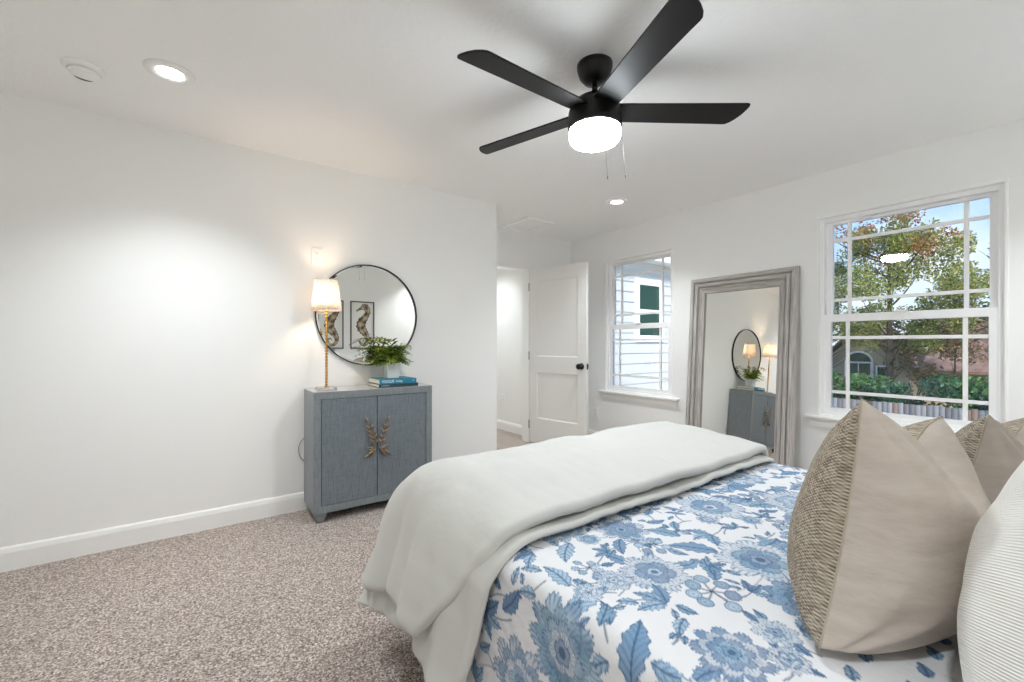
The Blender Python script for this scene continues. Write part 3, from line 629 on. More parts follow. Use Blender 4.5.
# ------------------------------------------------------------------ seahorse pictures on the rear wall (seen in the round mirror)
def seahorse(x0, x1, z0, z1, label):
    yw = YR; t = empty('framed_picture', ((x0 + x1) / 2, yw, (z0 + z1) / 2), label, 'picture', 'seahorse pictures')
    fw = .018; b = BM()
    for q in ((x0, x1, z0, z0 + fw), (x0, x1, z1 - fw, z1), (x0, x0 + fw, z0 + fw, z1 - fw), (x1 - fw, x1, z0 + fw, z1 - fw)): box(b, q[0], q[1], yw, yw + .025, q[2], q[3])
    obj('frame', b, M['pic_frame'], t, bevel=.002)
    b = BM(); box(b, x0 + fw * .8, x1 - fw * .8, yw + .002, yw + .012, z0 + fw * .8, z1 - fw * .8); obj('paper', b, M['mat_board'], t)
    # body spine in unit picture space: u to the snout side (-x), v up
    S = [(-.27, .79), (-.12, .835), (.10, .885), (.24, .80), (.14, .68), (-.02, .57), (-.06, .46), (.06, .36), (.20, .27), (.24, .17), (.12, .085), (-.06, .095), (-.12, .17), (-.02, .215), (.06, .175)]
    Rr = [.05, .05, .145, .12, .13, .19, .20, .165, .115, .08, .06, .048, .036, .026, .016]
    n = 90; P = []; W_ = len(S) - 1
    def cr(a, i, f):
        g = lambda k: a[max(0, min(len(a) - 1, k))]; p0, p1, p2, p3 = g(i - 1), g(i), g(i + 1), g(i + 2)
        return .5 * ((2 * p1) + (-p0 + p2) * f + (2 * p0 - 5 * p1 + 4 * p2 - p3) * f * f + (-p0 + 3 * p1 - 3 * p2 + p3) * f ** 3)
    w, h = (x1 - x0), (z1 - z0); cxm = (x0 + x1) / 2; V = []; Fq = []; T = []; m = 13
    pos = []; rad_ = []
    for k in range(n):
        g = k / (n - 1) * W_; i = min(int(g), W_ - 1); f = g - i
        pos.append((cxm + cr([s[0] for s in S], i, f) * w * .95, z0 + cr([s[1] for s in S], i, f) * h)); rad_.append(max(.004, cr(Rr, i, f)) * w * .95)
    pos = np.array(pos); tg = np.gradient(pos, axis=0); tg /= np.linalg.norm(tg, axis=1, keepdims=True); nn = np.stack([-tg[:, 1], tg[:, 0]], 1)
    r_ = np.random.RandomState(int(x0 * 100))
    for k in range(n):
        rg = rad_[k] * (1 + .12 * sin(k * 1.9))
        for j in range(m):
            a = -1 + 2 * j / (m - 1); q = pos[k] + nn[k] * a * rg; V.append((q[0], yw + .0125 + .004 * math.sqrt(max(0, 1 - a * a)), q[1]))
            tone = .5 + .35 * sin(k * .75 + 2 * a * a) + .25 * cos(a * 5 + k * .2); tone = max(0, min(1, tone + r_.uniform(-.2, .2))) * (1 if abs(a) < .8 else .25)
            T.append(np.array(lin(70, 58, 46)[:3]) * (1 - tone) + np.array(lin(190, 172, 146)[:3]) * tone)
    link_mesh('seahorse_print', np_mesh('seahorse_print', np.array(V), grid_faces(n, m, flip=True), np.array(T)), M['sea'], t, True)
seahorse(1.40, 1.778, 1.078, 1.838, 'framed brown seahorse print reflected at the left of the round mirror behind the lamp stem')
seahorse(1.883, 2.262, 1.078, 1.838, 'framed brown seahorse print reflected in the round mirror clear of the lamp')

# ------------------------------------------------------------------ bed
BX0, BX1, BY0, BY1, BZ = .615, 2.115, -.42, 1.52, .61
bed = empty('bed', ((BX0 + BX1) / 2, (BY0 + BY1) / 2, 0), 'queen bed under the floral coverlet, standing between windows and camera', 'bed')
b = BM(); box(b, BX0 + .03, BX1 - .03, BY0 + .03, BY1 - .03, .06, .33); obj('base', b, M['wood_base'], bed, bevel=.02)
b = BM(); box(b, BX0 + .02, BX1 - .02, BY0 + .01, BY1 - .02, .33, BZ - .005); obj('mattress', b, M['mattress'], bed, bevel=.05, seg=4)
for x in (BX0 + .1, BX1 - .1):
    for y in (BY0 + .1, BY1 - .1):
        b = BM(); lathe(b, [(.025, 0), (.035, .06)], (x, y, 0), 16); obj('leg', b, M['black'], bed)

def drape(S, T, xa, xb, yb, r, phm, z0, dmax=None, soft=.3, flare=.0):
    """flat at z0 inside the rectangle, rolled over the edges outside it"""
    exl = np.maximum(0, xa - S); exr = np.maximum(0, S - xb); ex = exr - exl; ey = np.maximum(0, T - yb)
    d = np.hypot(ex, ey); ux = np.where(d > 1e-9, ex / np.maximum(d, 1e-9), 0); uy = np.where(d > 1e-9, ey / np.maximum(d, 1e-9), 0)
    if dmax: d = np.where(d > dmax, dmax + (d - dmax) * soft, d)
    ph = np.minimum(d / r, phm); over = np.maximum(0, d - r * phm)
    out = r * np.sin(ph) + over * np.cos(phm); dn = r * (1 - np.cos(ph)) + over * np.sin(phm)
    corner = 4 * (ux * uy) ** 2
    out = out + flare * corner * d
    X = np.clip(S, xa, xb) + ux * out; Y = np.minimum(T, yb) + uy * out; Z = z0 - dn
    N = np.stack([ux * np.sin(ph), uy * np.sin(ph), np.cos(ph)], -1)
    return np.stack([X, Y, Z], -1), N, d

# coverlet with the printed flowers
def axis_steps(*segs):
    out = []
    for a, c, h in segs: out.append(np.arange(a, c - 1e-6, h))
    return np.concatenate(out + [[segs[-1][1]]])
sa = axis_steps((.15, 2.14, .003), (2.14, 2.58, .012)); ta = axis_steps((-.42, 1.03, .003), (1.03, 1.86, .014))
S, T_ = np.meshgrid(sa, ta, indexing='ij')
P, N, d = drape(S, T_,   .655, 2.075, 1.47, .05, rad(88), BZ + .012)
pk = fnoise(S, T_, 38, 3) * .0035 + fnoise(S, T_, 90, 4) * .0012 + fnoise(S, T_, 12, 5) * .004
P = P + N * pk[..., None]
white = np.array(lin(219, 219, 221)[:3]); C = np.broadcast_to(white, P.shape).copy()
BL = [np.array(lin(*c)[:3]) for c in ((98, 136, 170), (128, 162, 188), (84, 118, 154), (104, 148, 174), (150, 178, 200))]
DK = [np.array(lin(*c)[:3]) for c in ((58, 84, 118), (66, 92, 130), (54, 78, 108))]
def win(cs, ct, R):
    i0, i1 = np.searchsorted(sa, [cs - R, cs + R]); j0, j1 = np.searchsorted(ta, [ct - R, ct + R]); return slice(i0, i1), slice(j0, j1)
def paint(sl, mask, col, al=1):
    c_ = C[sl]; a = (mask * al)[..., None]; C[sl] = c_ * (1 - a) + col * a
wash = fnoise(S, T_, 60, 9) * .5 + .5
def flower(cs, ct, R, rot, n, rg):
    sl = win(cs, ct, R * 1.15); x, y = S[sl] - cs, T_[sl] - ct
    if x.size == 0: return
    rho = np.hypot(x, y) / R; a = np.arctan2(y, x) + rot; w_ = wash[sl]; style = rg.randint(0, 3)
    rings = ((1.0, n), (.80, n - 1), (.60, n - 2), (.42, max(5, n - 4)), (.25, 5))
    for q, (k, nn) in enumerate(rings):
        ph = q * .7; pet = nn * (a + ph) / 2; bnd = k * (.70 + .30 * np.abs(np.cos(pet)) ** .6 + (.03 if style != 1 else .015) * np.sin(nn * 6 * a)); e = bnd - rho
        m_ = sstep(0, .03, e); base = BL[rg.randint(0, 5)]; pale = rg.rand() < (.55 if q < 2 else .3)
        fill = base * .25 + white * .75 if pale else base * .72 + white * .28
        paint(sl, m_, fill)
        paint(sl, m_ * sstep(.40, .8, w_), BL[rg.randint(0, 5)] * (.6 if pale else 1) + white * (.4 if pale else 0), .6)
        hatch = sstep(.1, .6, np.sin(a * nn * 5 + 3 * np.sin(rho * 9))) * sstep(.34 * k, .06 * k, np.where(q % 2 == 0, e, k * .36 - e))
        paint(sl, m_ * hatch, BL[2], .7)
        paint(sl, m_ * (1 - sstep(.018, .05, e)), DK[rg.randint(0, 3)], .9)
        mid_ = 1 - sstep(.02, .06, np.abs(np.sin(pet + pi / 2 * 0)) * rho * 1.2)
        paint(sl, m_ * mid_ * sstep(.05, .2, e) * 0 + m_ * (1 - sstep(.03, .10, np.abs(np.cos(pet)))) * sstep(.0, .06, e) * .8, DK[1], .6)
    paint(sl, 1 - sstep(.09, .12, rho), DK[0], .8)
def leafp(cs, ct, L, w, rot, rg, serr=.12):
    sl = win(cs, ct, L * 1.05); x, y = S[sl] - cs, T_[sl] - ct
    if x.size == 0: return
    u = (x * np.cos(rot) + y * np.sin(rot)) / L; v = (-x * np.sin(rot) + y * np.cos(rot)); v = v + .10 * L * np.sin(u * 2.6)
    uu = np.clip(u, 0, 1); hw = w * np.sin(pi * uu ** .75) * (1 + serr * np.sin(uu * 34)); inn = (u > 0) & (u < 1); e = np.where(inn, hw - np.abs(v), -1)
    m_ = sstep(0, .002, e); base = BL[rg.randint(0, 5)]; paint(sl, m_, base + (white - base) * .15)
    paint(sl, m_ * sstep(.0, .5, np.sin((uu * L - np.abs(v) * 1.1) * 2 * pi / .016)), BL[2], .55); paint(sl, m_ * sstep(.45, .8, wash[sl]), BL[rg.randint(0, 5)], .5)
    paint(sl, m_ * (1 - sstep(.0015, .004, e)), DK[rg.randint(0, 3)], .85); paint(sl, m_ * (1 - sstep(.0012, .003, np.abs(v))), DK[0], .8)
def berry(cs, ct, r, rg):
    sl = win(cs, ct, r * 1.2); x, y = S[sl] - cs, T_[sl] - ct
    if x.size == 0: return
    q = np.hypot(x, y) / r; m_ = 1 - sstep(.9, 1, q); b_ = BL[rg.randint(0, 5)]; paint(sl, m_, b_ + (white - b_) * .3); paint(sl, m_ * sstep(.72, .85, q), DK[1], .8)
    paint(sl, m_ * sstep(.2, .7, np.sin(q * 14)), BL[2], .5)
def stem(p, q, bend, rg, w=.0022):
    p, q = np.array(p), np.array(q); mid = (p + q) / 2; L = np.linalg.norm(q - p); nrm = np.array([-(q - p)[1], (q - p)[0]]) * bend; sl = win(mid[0], mid[1], L * .6 + .02); x, y = S[sl], T_[sl]
    if x.size == 0: return
    D = np.full(x.shape, 9.)
    for k in range(26):
        t = k / 25; z_ = (1 - t) ** 2 * p + 2 * t * (1 - t) * (mid + nrm) + t * t * q; D = np.minimum(D, np.hypot(x - z_[0], y - z_[1]))
    paint(sl, 1 - sstep(w * .6, w * 1.5, D), DK[2], .75)
rg = np.random.RandomState(21); spots = []
fixed = [(.52, .66, .115), (.86, .62, .085), (1.12, .50, .11), (1.35, .76, .11), (.98, .82, .08), (.60, .32, .09), (1.62, .60, .12), (1.75, .86, .10), (1.90, .45, .10), (.36, .80, .11), (.82, .92, .08), (1.45, .42, .10)]
for s_, t_, r in fixed: spots.append((s_, t_, r))
tries = 0
while tries < 4200:
    tries += 1; s_, t_ = rg.uniform(.2, 2.3), rg.uniform(.30, 1.02); r = rg.choice([.035, .045, .055, .07])
    if all(math.hypot(s_ - q[0], t_ - q[1]) > (r + q[2]) * .80 for q in spots): spots.append((s_, t_, r))
for k, (s_, t_, r) in enumerate(spots):
    j = rg.randint(0, len(spots)); a = rg.uniform(0, 6.28); stem((s_, t_), (s_ + math.cos(a) * r * 1.7, t_ + math.sin(a) * r * 1.7), rg.uniform(-.35, .35), rg)
    for q in range(rg.randint(1, 4)):
        a2 = rg.uniform(0, 6.28); leafp(s_ + math.cos(a2) * r * .7, t_ + math.sin(a2) * r * .7, r * rg.uniform(.8, 1.15), r * .24, a2 + rg.uniform(-.4, .4), rg)
for k, (s_, t_, r) in enumerate(spots):
    kind = 0 if k < len(fixed) else rg.choice([0, 0, 1, 1, 2, 2, 3])
    if kind == 0: flower(s_, t_, r, rg.uniform(0, 6), rg.randint(7, 12), rg)
    elif kind == 1:
        a = rg.uniform(0, 6.28)
        for q in (-.9, 0, .9): leafp(s_ - math.cos(a) * r * .4, t_ - math.sin(a) * r * .4, r * 1.35, r * .33, a + q, rg, .18)
    elif kind == 2:
        a = rg.uniform(0, 6.28); leafp(s_ - math.cos(a) * r * .9, t_ - math.sin(a) * r * .9, r * 1.9, r * .42, a, rg)
    else:
        for q in range(7):
            a = q / 7 * 6.28; bs, bt = s_ + math.cos(a) * r * rg.uniform(.35, .8), t_ + math.sin(a) * r * rg.uniform(.35, .8); stem((s_, t_), (bs, bt), .1, rg); berry(bs, bt, r * .26, rg)
for row, t_ in enumerate((.235, .165, .095, .025, -.045, -.115)):   # border rows of small buds towards the pillows
    for k in range(34): leafp(.18 + k * .066 + (row % 2) * .033, t_, .042, .0115, .55, rg, .1)
C = np.clip(C, 0, 1)
me = np_mesh('coverlet', P.reshape(-1, 3), grid_faces(*S.shape), C.reshape(-1, 3)); cov = link_mesh('coverlet', me, M['coverlet'], smooth=True)
tag(cov, 'white quilted coverlet printed with blue flowers spread over the bed', 'coverlet')

# folded duvet (two layers) over the foot of the bed
def duvet_layer(t0f, hang, foot, xa, xb, yb, r, phm, zf, hmax, seed, rimw, dm):
    ns, nt = 190, 150
    s = np.linspace(xa - hang, xb + hang, ns); v = np.linspace(0, 1, nt); Sg, Vg = np.meshgrid(s, v, indexing='ij')
    ex = np.maximum(0, np.maximum(xa - Sg, Sg - xb)); t0 = t0f(ex); Tg = t0 + (yb + foot - t0) * Vg
    zc = zf(Tg, Sg); P, N, d = drape(Sg, Tg, xa, xb, yb, r, phm, 0, dm, .3, .13)
    fade = 1 - sstep(0, .5, d); P[..., 2] += zc
    hf = sstep(.08, .4, d); per = np.where(ex > 0, Tg, Sg)
    bmp = fnoise(Sg, Tg, 9, seed) * .012 + fnoise(Sg, Tg, 22, seed + 1) * .0065 + fnoise(Sg, Tg, 48, seed + 4) * .0022 + fnoise(Sg * 1.5, Tg * .6, 46, seed + 2) * .003 * sstep(1.5, .9, Tg)
    bmp += hf * (.016 * np.sin(per * 17 + seed) + .008 * np.sin(per * 41 + 1.3 * seed))
    P += N * bmp[..., None]
    es = np.minimum(Sg - s[0], s[-1] - Sg); et = np.minimum((Tg - t0), (yb + foot) - Tg); e = np.minimum(es, et)
    h = hmax * np.sqrt(np.clip(1 - (1 - np.clip(e / rimw, 0, 1)) ** 2, .004, 1))
    return shell('duvet', P, h, None)
V1, F1 = duvet_layer(lambda ex: .868 + .10 * np.clip(ex / .5, 0, 1) ** 1.5, .52, .56, .725, 2.02, 1.42, .16, rad(78), lambda T, S: .648 + .015 * sstep(.9, 1.4, T), .011, 2, .014, .54)
V2, F2 = duvet_layer(lambda ex: .888 + .24 * np.clip(ex / .5, 0, 1) ** 1.7, .51, .56, .745, 2.0, 1.365, .205, rad(76), lambda T, S: .684 + .040 * sstep(.88, 1.25, T), .019, 7, .022, .53)
me = np_mesh('duvet', np.concatenate([V1, V2]), np.concatenate([F1, F2 + len(V1)]))
duv = link_mesh('duvet', me, M['linen_white'], smooth=True)
tag(duv, 'white linen duvet folded across the foot of the bed over the floral coverlet', 'duvet')

# pillows
def pillow_shells(w, h, T, chop=0, pinch=.09, n=72, seed=1, ex=.5, bottom=0):
    u = np.linspace(-1, 1, n); u = np.sin(u * pi / 2) * .35 + u * .65; U, Vv = np.meshgrid(u, u, indexing='ij')
    X = U * w / 2 * (1 - pinch * (1 - Vv ** 2) * np.abs(U) ** 3); Z = Vv * h / 2 * (1 - pinch * (1 - U ** 2) * np.abs(Vv) ** 3)
    base = np.clip((1 - U ** 2) * (1 - Vv ** 2), 0, 1)
    th = T * base ** ex * (1 - .18 * Vv)
    wr = fnoise(U * 3, Vv * 3, 2.5, seed) * .05 + fnoise(U * 6, Vv * 6, 2.6, seed + 3) * .02
    cr = np.hypot(np.abs(U) - 1, np.abs(Vv) - 1); ang = np.arctan2(1 - np.abs(Vv), 1 - np.abs(U) + 1e-6)
    wr = wr + .10 * np.sin(ang * 13 + seed) * np.exp(-(cr / .55) ** 2)
    th = th * (1 + wr)
    if chop:
        g = np.exp(-(U / .42) ** 2) * sstep(-.1, 1, Vv); Z = Z - chop * g; th = th * (1 + .25 * g)
    if bottom: Z = np.where(Z < -h / 2 + bottom, -h / 2 + bottom + (Z + h / 2 - bottom) * .35, Z)
    return X, Z, th, U, Vv, n
def pillow(name, w, h, T, loc, yaw, lean, roll, label, cat, mf, mb, names, group=None, chop=0, pinch=.09, seed=1, ex=.5, bottom=0, uvs=1, tilt=None):
    t = empty(name, loc, label, cat, group)
    R = Matrix.Rotation(rad(yaw), 3, 'Z') @ Matrix.Rotation(rad(lean), 3, 'X') @ Matrix.Rotation(rad(roll), 3, 'Y'); R = np.array(R)
    X, Z, th, U, V_, n = pillow_shells(w, h, T, chop, pinch, 72, seed, ex, bottom)
    uv = np.stack([(U * w / 2).ravel() * uvs, (V_ * h / 2).ravel() * uvs], 1)
    if tilt: a = rad(tilt); uv = np.stack([uv[:, 0] * cos(a) - uv[:, 1] * sin(a), uv[:, 0] * sin(a) + uv[:, 1] * cos(a)], 1)
    for sgn, mm, nm in ((1, mf, names[0]), (-1, mb, names[1])):
        P = np.stack([X, sgn * th, Z], -1).reshape(-1, 3) @ R.T; zb = BZ + .021 - loc[2]; P[:, 2] = np.where(P[:, 2] < zb, zb + (P[:, 2] - zb) * .05, P[:, 2])
        me = np_mesh(nm, P, grid_faces(n, n, flip=(sgn < 0))[:, ::-1], uv=uv); link_mesh(nm, me, mm, t, True, local=True)
    # seam piping round the edge
    X0 = np.concatenate([X[:, 0], X[-1, :], X[::-1, -1], X[0, ::-1]]); Z0 = np.concatenate([Z[:, 0], Z[-1, :], Z[::-1, -1], Z[0, ::-1]])
    sp = [np.array((x, 0, z)) @ R.T for x, z in list(zip(X0, Z0))[::3]]; b = BM(); tube(b, [(q[0], q[1], max(q[2], BZ + .021 - loc[2])) for q in sp], .002, 6); obj('seam', b, mf, t, True, local=True)
    return t
pn = ('front_panel', 'back_panel')
pillow('throw_pillow', .46, .45, .138, (1.105, .252, .808), -4, 5, 9, 'burlap fronted beige pillow nearest the camera on the floral coverlet', 'pillow', M['burlap'], M['beige'], pn, 'burlap and beige pillows', .085, .10, 3, .5, .03)
pillow('throw_pillow', .46, .41, .12, (1.665, .18, .778), -6, 12, 5, 'burlap fronted beige pillow on the far side of the bed, second from the camera', 'pillow', M['burlap'], M['beige'], pn, 'burlap and beige pillows', .085, .10, 8, .5, .03)
pillow('bed_pillow', .64, .46, .118, (1.03, .002, .845), 0, 10, 0, 'plump white ribbed pillow behind the nearest burlap pillow', 'pillow', M['rib'], M['rib'], pn, None, 0, .06, 5, .45, .02, 2.2, tilt=24)

# ------------------------------------------------------------------ outdoors (the room is one floor up)
GZ = -2.9
b = BM(); box(b, XW + TH, 70, -30, 60, GZ - .3, GZ); struct('ground', b, M['lawn'])
b = BM(); box(b, XW + TH, 15, -20, 40, GZ, GZ + .03); struct('ground_bounce', b, mat('pale_bounce_ground', (206, 196, 178), .95, bump=(20, .4, .02), var=((176, 164, 140), 1.5, .4, .7)))  # unseen pale ground, added to bounce light up onto soffit and ceiling
# neighbouring wing of the same house: lap siding facing the first window
YW_ = 5.0
wing = empty('wall_exterior', (XW + TH, YW_, GZ), None, None, kind='structure')
b = BM(); z = GZ
while z < 2.66:
    prism(b, [(YW_ - .022, z), (YW_, z), (YW_, min(z + .187, 2.70)), (YW_ - .004, min(z + .187, 2.70))], 'X', XW + TH, 9.5); z += .185
box(b, XW + TH, 9.5, YW_, YW_ + .9, GZ, 2.7); obj('siding', b, M['siding'], wing)
b = BM(); box(b, XW + TH, 9.9, YW_ - .30, YW_ + .9, 2.66, 2.69); box(b, XW + TH, 9.9, YW_ - .32, YW_ - .30, 2.64, 2.86); obj('soffit', b, M['vinyl'], wing)
b = BM(); prism(b, [(YW_ - .36, 2.84), (YW_ + .9, 3.6), (YW_ + .9, 3.5), (YW_ - .33, 2.80)], 'X', XW + TH, 10.0); obj('roof_edge', b, M['roof'], wing)
wx0, wx1, wz0, wz1 = 6.42, 7.08, 1.28, 2.27
w3 = empty('window_3', ((wx0 + wx1) / 2, YW_, wz0), None, None, kind='structure')
b = BM(); q = .09
for a in ((wx0 - q, wx0, wz0 - q, wz1 + q), (wx1, wx1 + q, wz0 - q, wz1 + q), (wx0, wx1, wz1, wz1 + q), (wx0, wx1, wz0 - q, wz0)): box(b, a[0], a[1], YW_ - .05, YW_, a[2], a[3])
obj('window_casing', b, M['vinyl'], w3, bevel=.004)
b = BM(); zm = (wz0 + wz1) / 2 - .02; q = .03
for a in ((wx0, wx0 + q, wz0, wz1), (wx1 - q, wx1, wz0, wz1), (wx0 + q, wx1 - q, wz1 - q, wz1), (wx0 + q, wx1 - q, wz0, wz0 + q), (wx0 + q, wx1 - q, zm - .035, zm + .035)): box(b, a[0], a[1], YW_ - .04, YW_ - .005, a[2], a[3])
obj('sash', b, M['vinyl'], w3, bevel=.003)
b = BM(); box(b, wx0 + q, wx1 - q, YW_ - .026, YW_ - .023, wz0 + q, wz1 - q); obj('pane', b, M['dark_glass'], w3)

# fence
FXX = 21.3; fe = empty('wooden_fence', (FXX, 6, GZ), 'weathered grey wooden picket fence below the second window', 'fence')
r_ = np.random.RandomState(4); V = []; Fq = []; T = []
y = -4.0
while y < 16:
    w = .155; top = -1.1 + r_.uniform(-.02, .02); b0 = len(V); x0, x1 = FXX + r_.uniform(-.006, .006), FXX + .03
    for zz in (GZ + .03, top):
        V += [(x0, y, zz), (x0, y + w, zz), (x1, y + w, zz), (x1, y, zz)]
    Fq += [[b0 + k for k in f] for f in ((0, 1, 5, 4), (1, 2, 6, 5), (2, 3, 7, 6), (3, 0, 4, 7), (4, 5, 6, 7), (3, 2, 1, 0))]
    t_ = r_.uniform(.6, 1.15); T += [tuple(np.array(lin(*((128, 126, 126) if r_.rand() < .8 else (120, 100, 88)))[:3]) * t_)] * 8; y += .159
link_mesh('pickets', np_mesh('pickets', np.array(V), np.array(Fq), np.array(T)), M['fence'], fe)
V = []; Fq = []
b = BM()
for zz in (-1.35, -2.0, -2.65): box(b, FXX + .03, FXX + .07, -4, 16, zz, zz + .09)
obj('rails', b, M['bark'], fe)

# neighbour house
hs = empty('neighbour_house', (33, 6, GZ), 'neighbouring tan house with arched window and brown shingle roof behind the trees', 'house')
b = BM(); prism(b, [(-14, GZ), (20, GZ), (20, -.35), (-14, -.35)], 'X', 32.6, 42); prism(b, [(6.15, -.36), (10.75, -.36), (8.45, 1.9)], 'X', 31.4, 42) ; box(b, 31.4, 32.6, 6.15, 10.75, GZ, -.36); obj('wall', b, M['stucco'], hs)
b = BM()
A = [(31.7, -15, -.42), (31.7, 5.9, -.42), (37, 5.9, 2.5), (37, -15, 2.5)]; 
for P_ in (A, [(31.7, 11.3, -.42), (31.7, 21, -.42), (37, 21, 2.5), (37, 11.3, 2.5)]):
    lo = [b.verts.new(p) for p in P_]; hi = [b.verts.new((p[0], p[1], p[2] + .15)) for p in P_]; b.faces.new(lo); b.faces.new(hi[::-1])
    for k in range(4): b.faces.new((lo[k], lo[(k + 1) % 4], hi[(k + 1) % 4], hi[k]))
for s in (-1, 1):
    P_ = [(31.1, 8.45, 2.05), (31.1, 8.45 + s * 2.7, -.55), (38, 8.45 + s * 2.7, -.55), (38, 8.45, 2.05)]
    lo = [b.verts.new(p) for p in P_]; hi = [b.verts.new((p[0], p[1], p[2] + .15)) for p in P_]; b.faces.new(lo); b.faces.new(hi[::-1])
    for k in range(4): b.faces.new((lo[k], lo[(k + 1) % 4], hi[(k + 1) % 4], hi[k]))
obj('roof', b, M['roof'], hs)
def arch(cy, z0, zs, hw, n=16): return [(cy - hw, z0), (cy + hw, z0)] + [(cy + hw * cos(pi * k / n), zs + hw * sin(pi * k / n)) for k in range(n + 1)]
b = BM(); prism(b, arch(8.5, -1.0, .05, .68), 'X', 31.33, 31.4); box(b, 31.33, 31.4, 7.0, 7.7, -.75, -.1); aw = obj('arched_window_trim', b, M['vinyl'], hs)
b = BM()
q = [(8.5 + .58 * cos(pi * k / 16), .10 + .52 * sin(pi * k / 16)) for k in range(17)]; prism(b, q, 'X', 31.28, 31.32)
box(b, 31.28, 31.32, 7.95, 8.47, -.95, .0); box(b, 31.28, 31.32, 8.53, 9.05, -.95, .0); box(b, 31.28, 31.32, 7.08, 7.62, -.67, -.18)
obj('window_pane', b, M['dark_glass'], aw)

# leafy things
def leaves(name, centres, n, size, cols, parent, material, seed, squash=1.0):
    r = np.random.RandomState(seed); c = np.array([q[:3] for q in centres]); rr = np.array([q[3] for q in centres]); w = rr ** 2; w = w / w.sum()
    k = r.choice(len(c), n, p=w); dv = r.normal(size=(n, 3)); dv /= np.linalg.norm(dv, axis=1, keepdims=True); rad_ = r.rand(n, 1) ** .42
    p = c[k] + dv * rad_ * rr[k][:, None] * np.array([1, 1, squash])
    a = r.normal(size=(n, 3)); a /= np.linalg.norm(a, axis=1, keepdims=True); q = np.cross(a, r.normal(size=(n, 3))); q /= np.linalg.norm(q, axis=1, keepdims=True)
    s = size * (.6 + .8 * r.rand(n, 1)); V = np.stack([p - a * s, p + q * s * .55, p + a * s, p - q * s * .55], 1).reshape(-1, 3)
    cc = np.array([lin(*x)[:3] for x in cols]); ci = r.randint(0, len(cols), n); hue = cc[ci] * (.75 + .5 * r.rand(n, 1))
    return link_mesh(name, np_mesh(name, V, np.arange(4 * n).reshape(n, 4), np.repeat(hue, 4, 0)), material, parent)
def tree(loc, H, crown, n, size, cols, label, seed, tr=.16, extra=None):
    t = empty('tree', loc, label, 'tree', 'trees outside'); r = random.Random(seed); x, y, z = loc
    b = BM(); tops = [Vector((x, y, z)), Vector((x + .1, y, z + H * .3)), Vector((x - .05, y + .1, z + H * .55)), Vector((x, y, z + H * .92))]; tube(b, bez(tops, 12), [tr * (1 - .075 * k) for k in range(13)], 10)
    for k in range(16):
        a = r.uniform(0, 6.28); h0 = z + H * r.uniform(.28, .8); L = H * r.uniform(.14, .3); s_ = Vector((x, y, h0))
        tube(b, bez([s_, s_ + Vector((cos(a) * L * .5, sin(a) * L * .5, L * .25)), s_ + Vector((cos(a) * L, sin(a) * L, L * .75))], 6), [tr * .26 * (1 - .14 * q) for q in range(7)], 6)
    obj('trunk', b, M['bark'], t, True)
    cs = [(x + q[0], y + q[1], z + q[2], q[3]) for q in crown]
    leaves('foliage', cs, n, size, cols, t, M['leaf'], seed)
    if extra:
        cs = [(x + q[0], y + q[1], z + q[2], q[3]) for q in extra[0]]; leaves('autumn_foliage', cs, extra[1], size, extra[2], t, M['leaf'], seed + 1)
    return t
G = [(128, 146, 62), (160, 170, 80), (104, 124, 62), (184, 180, 96), (142, 150, 100), (202, 190, 128)]
AU = [(176, 112, 62), (190, 138, 70), (160, 96, 60), (150, 140, 70)]
r = random.Random(11)
def blob(n, rx, ry, z0, z1, r0, r1, keep=lambda a, b, c: True):
    out = []
    while len(out) < n:
        a, c_, h = r.uniform(-1, 1), r.uniform(-1, 1), r.uniform(0, 1)
        k = math.sqrt(max(0, 1 - (2 * h - 1) ** 2)) * .9 + .1
        if a * a + c_ * c_ < 1: out.append((a * rx * k, c_ * ry * k, z0 + (z1 - z0) * h, r.uniform(r0, r1)))
    return out
tree((27.5, 6.2, GZ), 10.5, blob(92, 2.6, 3.5, 3.9, 9.6, .35, .7) + [(0, -1.6, 6, .7), (.3, -2.2, 7.2, .7), (-.3, -1.2, 7.6, .7), (0, -2.6, 5.4, .6), (0, -1, 5.2, .7), (0, -2.9, 6.6, .6), (.2, -1.8, 8.6, .6)], 27000, .066, G, 'tall tree with green and orange leaves filling the second window', 5, .2, (blob(16, 2.2, 2.6, 8.0, 10.6, .4, .7), 3000, AU))
tree((30.0, 9.9, GZ), 8.0, blob(16, 1.4, 1.4, 4.6, 8.6, .45, .7), 2200, .10, [(60, 84, 62), (84, 104, 80), (48, 70, 56)], 'slender bluish green tree left of the tall tree, at the window edge', 9, .12)
tree((24.0, 1.2, GZ), 8.4, blob(18, 1.7, 1.5, 3.4, 8.0, .5, .8), 2400, .10, [(86, 112, 70), (112, 134, 84), (70, 96, 66)], 'light leafy tree right of the tall tree, against blue sky', 13, .11)
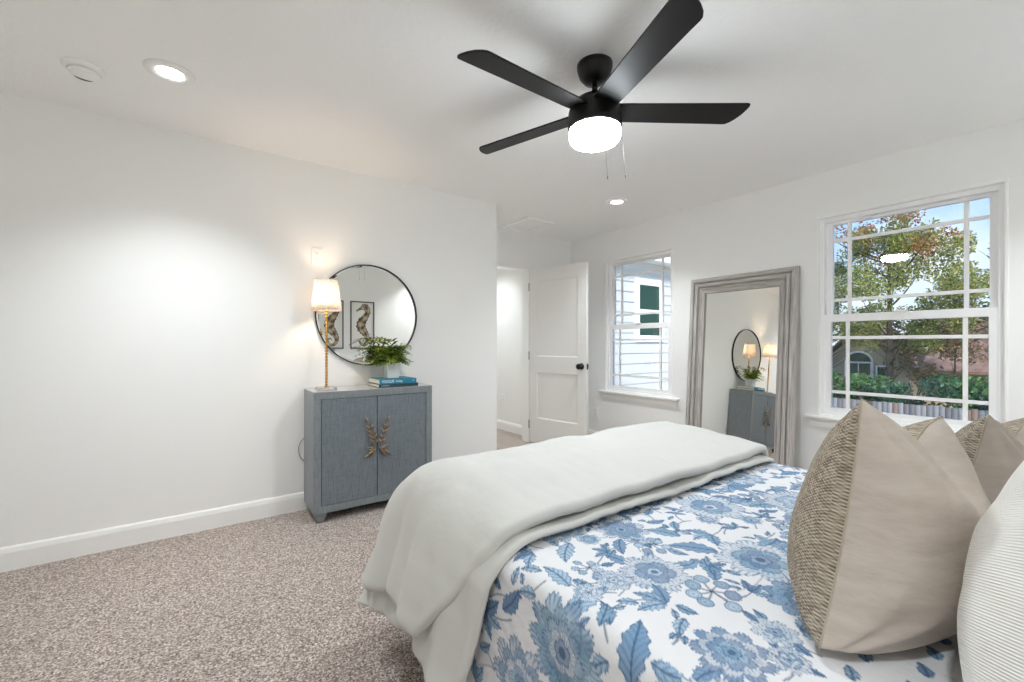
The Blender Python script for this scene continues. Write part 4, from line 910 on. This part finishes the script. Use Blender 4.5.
tree((29.5, 4.2, GZ), 5.2, blob(18, 1.8, 2.6, 2.2, 5.4, .5, .8), 3600, .085, [(150, 124, 92), (128, 112, 76), (104, 104, 60), (170, 136, 108)], 'low tan leaved tree in front of the neighbouring brown roof', 17, .09)
tree((29.6, 6.55, GZ), 5.4, blob(10, .7, .9, 2.4, 5.2, .35, .5), 900, .08, [(140, 126, 96), (118, 112, 74), (98, 98, 66)], 'thin twiggy tree right of the arched neighbour window', 19, .09)
SG = [(66, 112, 62), (88, 134, 70), (52, 96, 64), (104, 146, 82)]; SD = [(46, 88, 68), (60, 106, 82), (38, 74, 56)]
def shrub(x, y, ry, h, n, cols, label, seed):
    t = empty('shrub', (x, y, GZ), label, 'shrub', 'shrubs behind the fence'); b = BM(); q = random.Random(seed)
    for k in range(7):
        a = q.uniform(0, 6.28); tube(b, bez([(x, y, GZ), (x + cos(a) * .25, y + sin(a) * .4, GZ + h * .4), (x + cos(a) * .6, y + sin(a) * ry * .7, GZ + h * .8)], 6), [.035, .03, .027, .022, .018, .014, .01], 6)
    obj('stems', b, M['bark'], t)
    cs = [(x + q.uniform(-.6, .6), y + q.uniform(-ry, ry), GZ + h * q.uniform(.18, .8), q.uniform(.4, .62)) for k in range(16)]
    leaves('foliage', cs, n, .085, cols, t, M['shrubleaf'], seed, .8)
shrub(24.3, 8.3, .9, 3.5, 3200, SG, 'tall green shrub behind the fence at the window left edge', 31)
shrub(24.0, 6.7, 1.1, 2.95, 3600, SG, 'green shrub behind the fence below the arched neighbour window', 32)
shrub(23.6, 4.9, 1.2, 3.15, 3600, SD + SG[:1], 'bluish green shrub behind the fence in the window middle', 33)
shrub(24.2, 3.1, 1.2, 3.2, 3600, SG, 'green shrub behind the fence right of the tree trunk', 34)
shrub(23.8, 1.2, 1.2, 3.2, 3600, SD, 'dark green shrub behind the fence at the window right edge', 35)

# unseen hallway lamp, added in the hall ceiling for brightness
downlight(2.75, 4.75, 'added unseen recessed light in the hallway beyond the door', L=HALL_W)
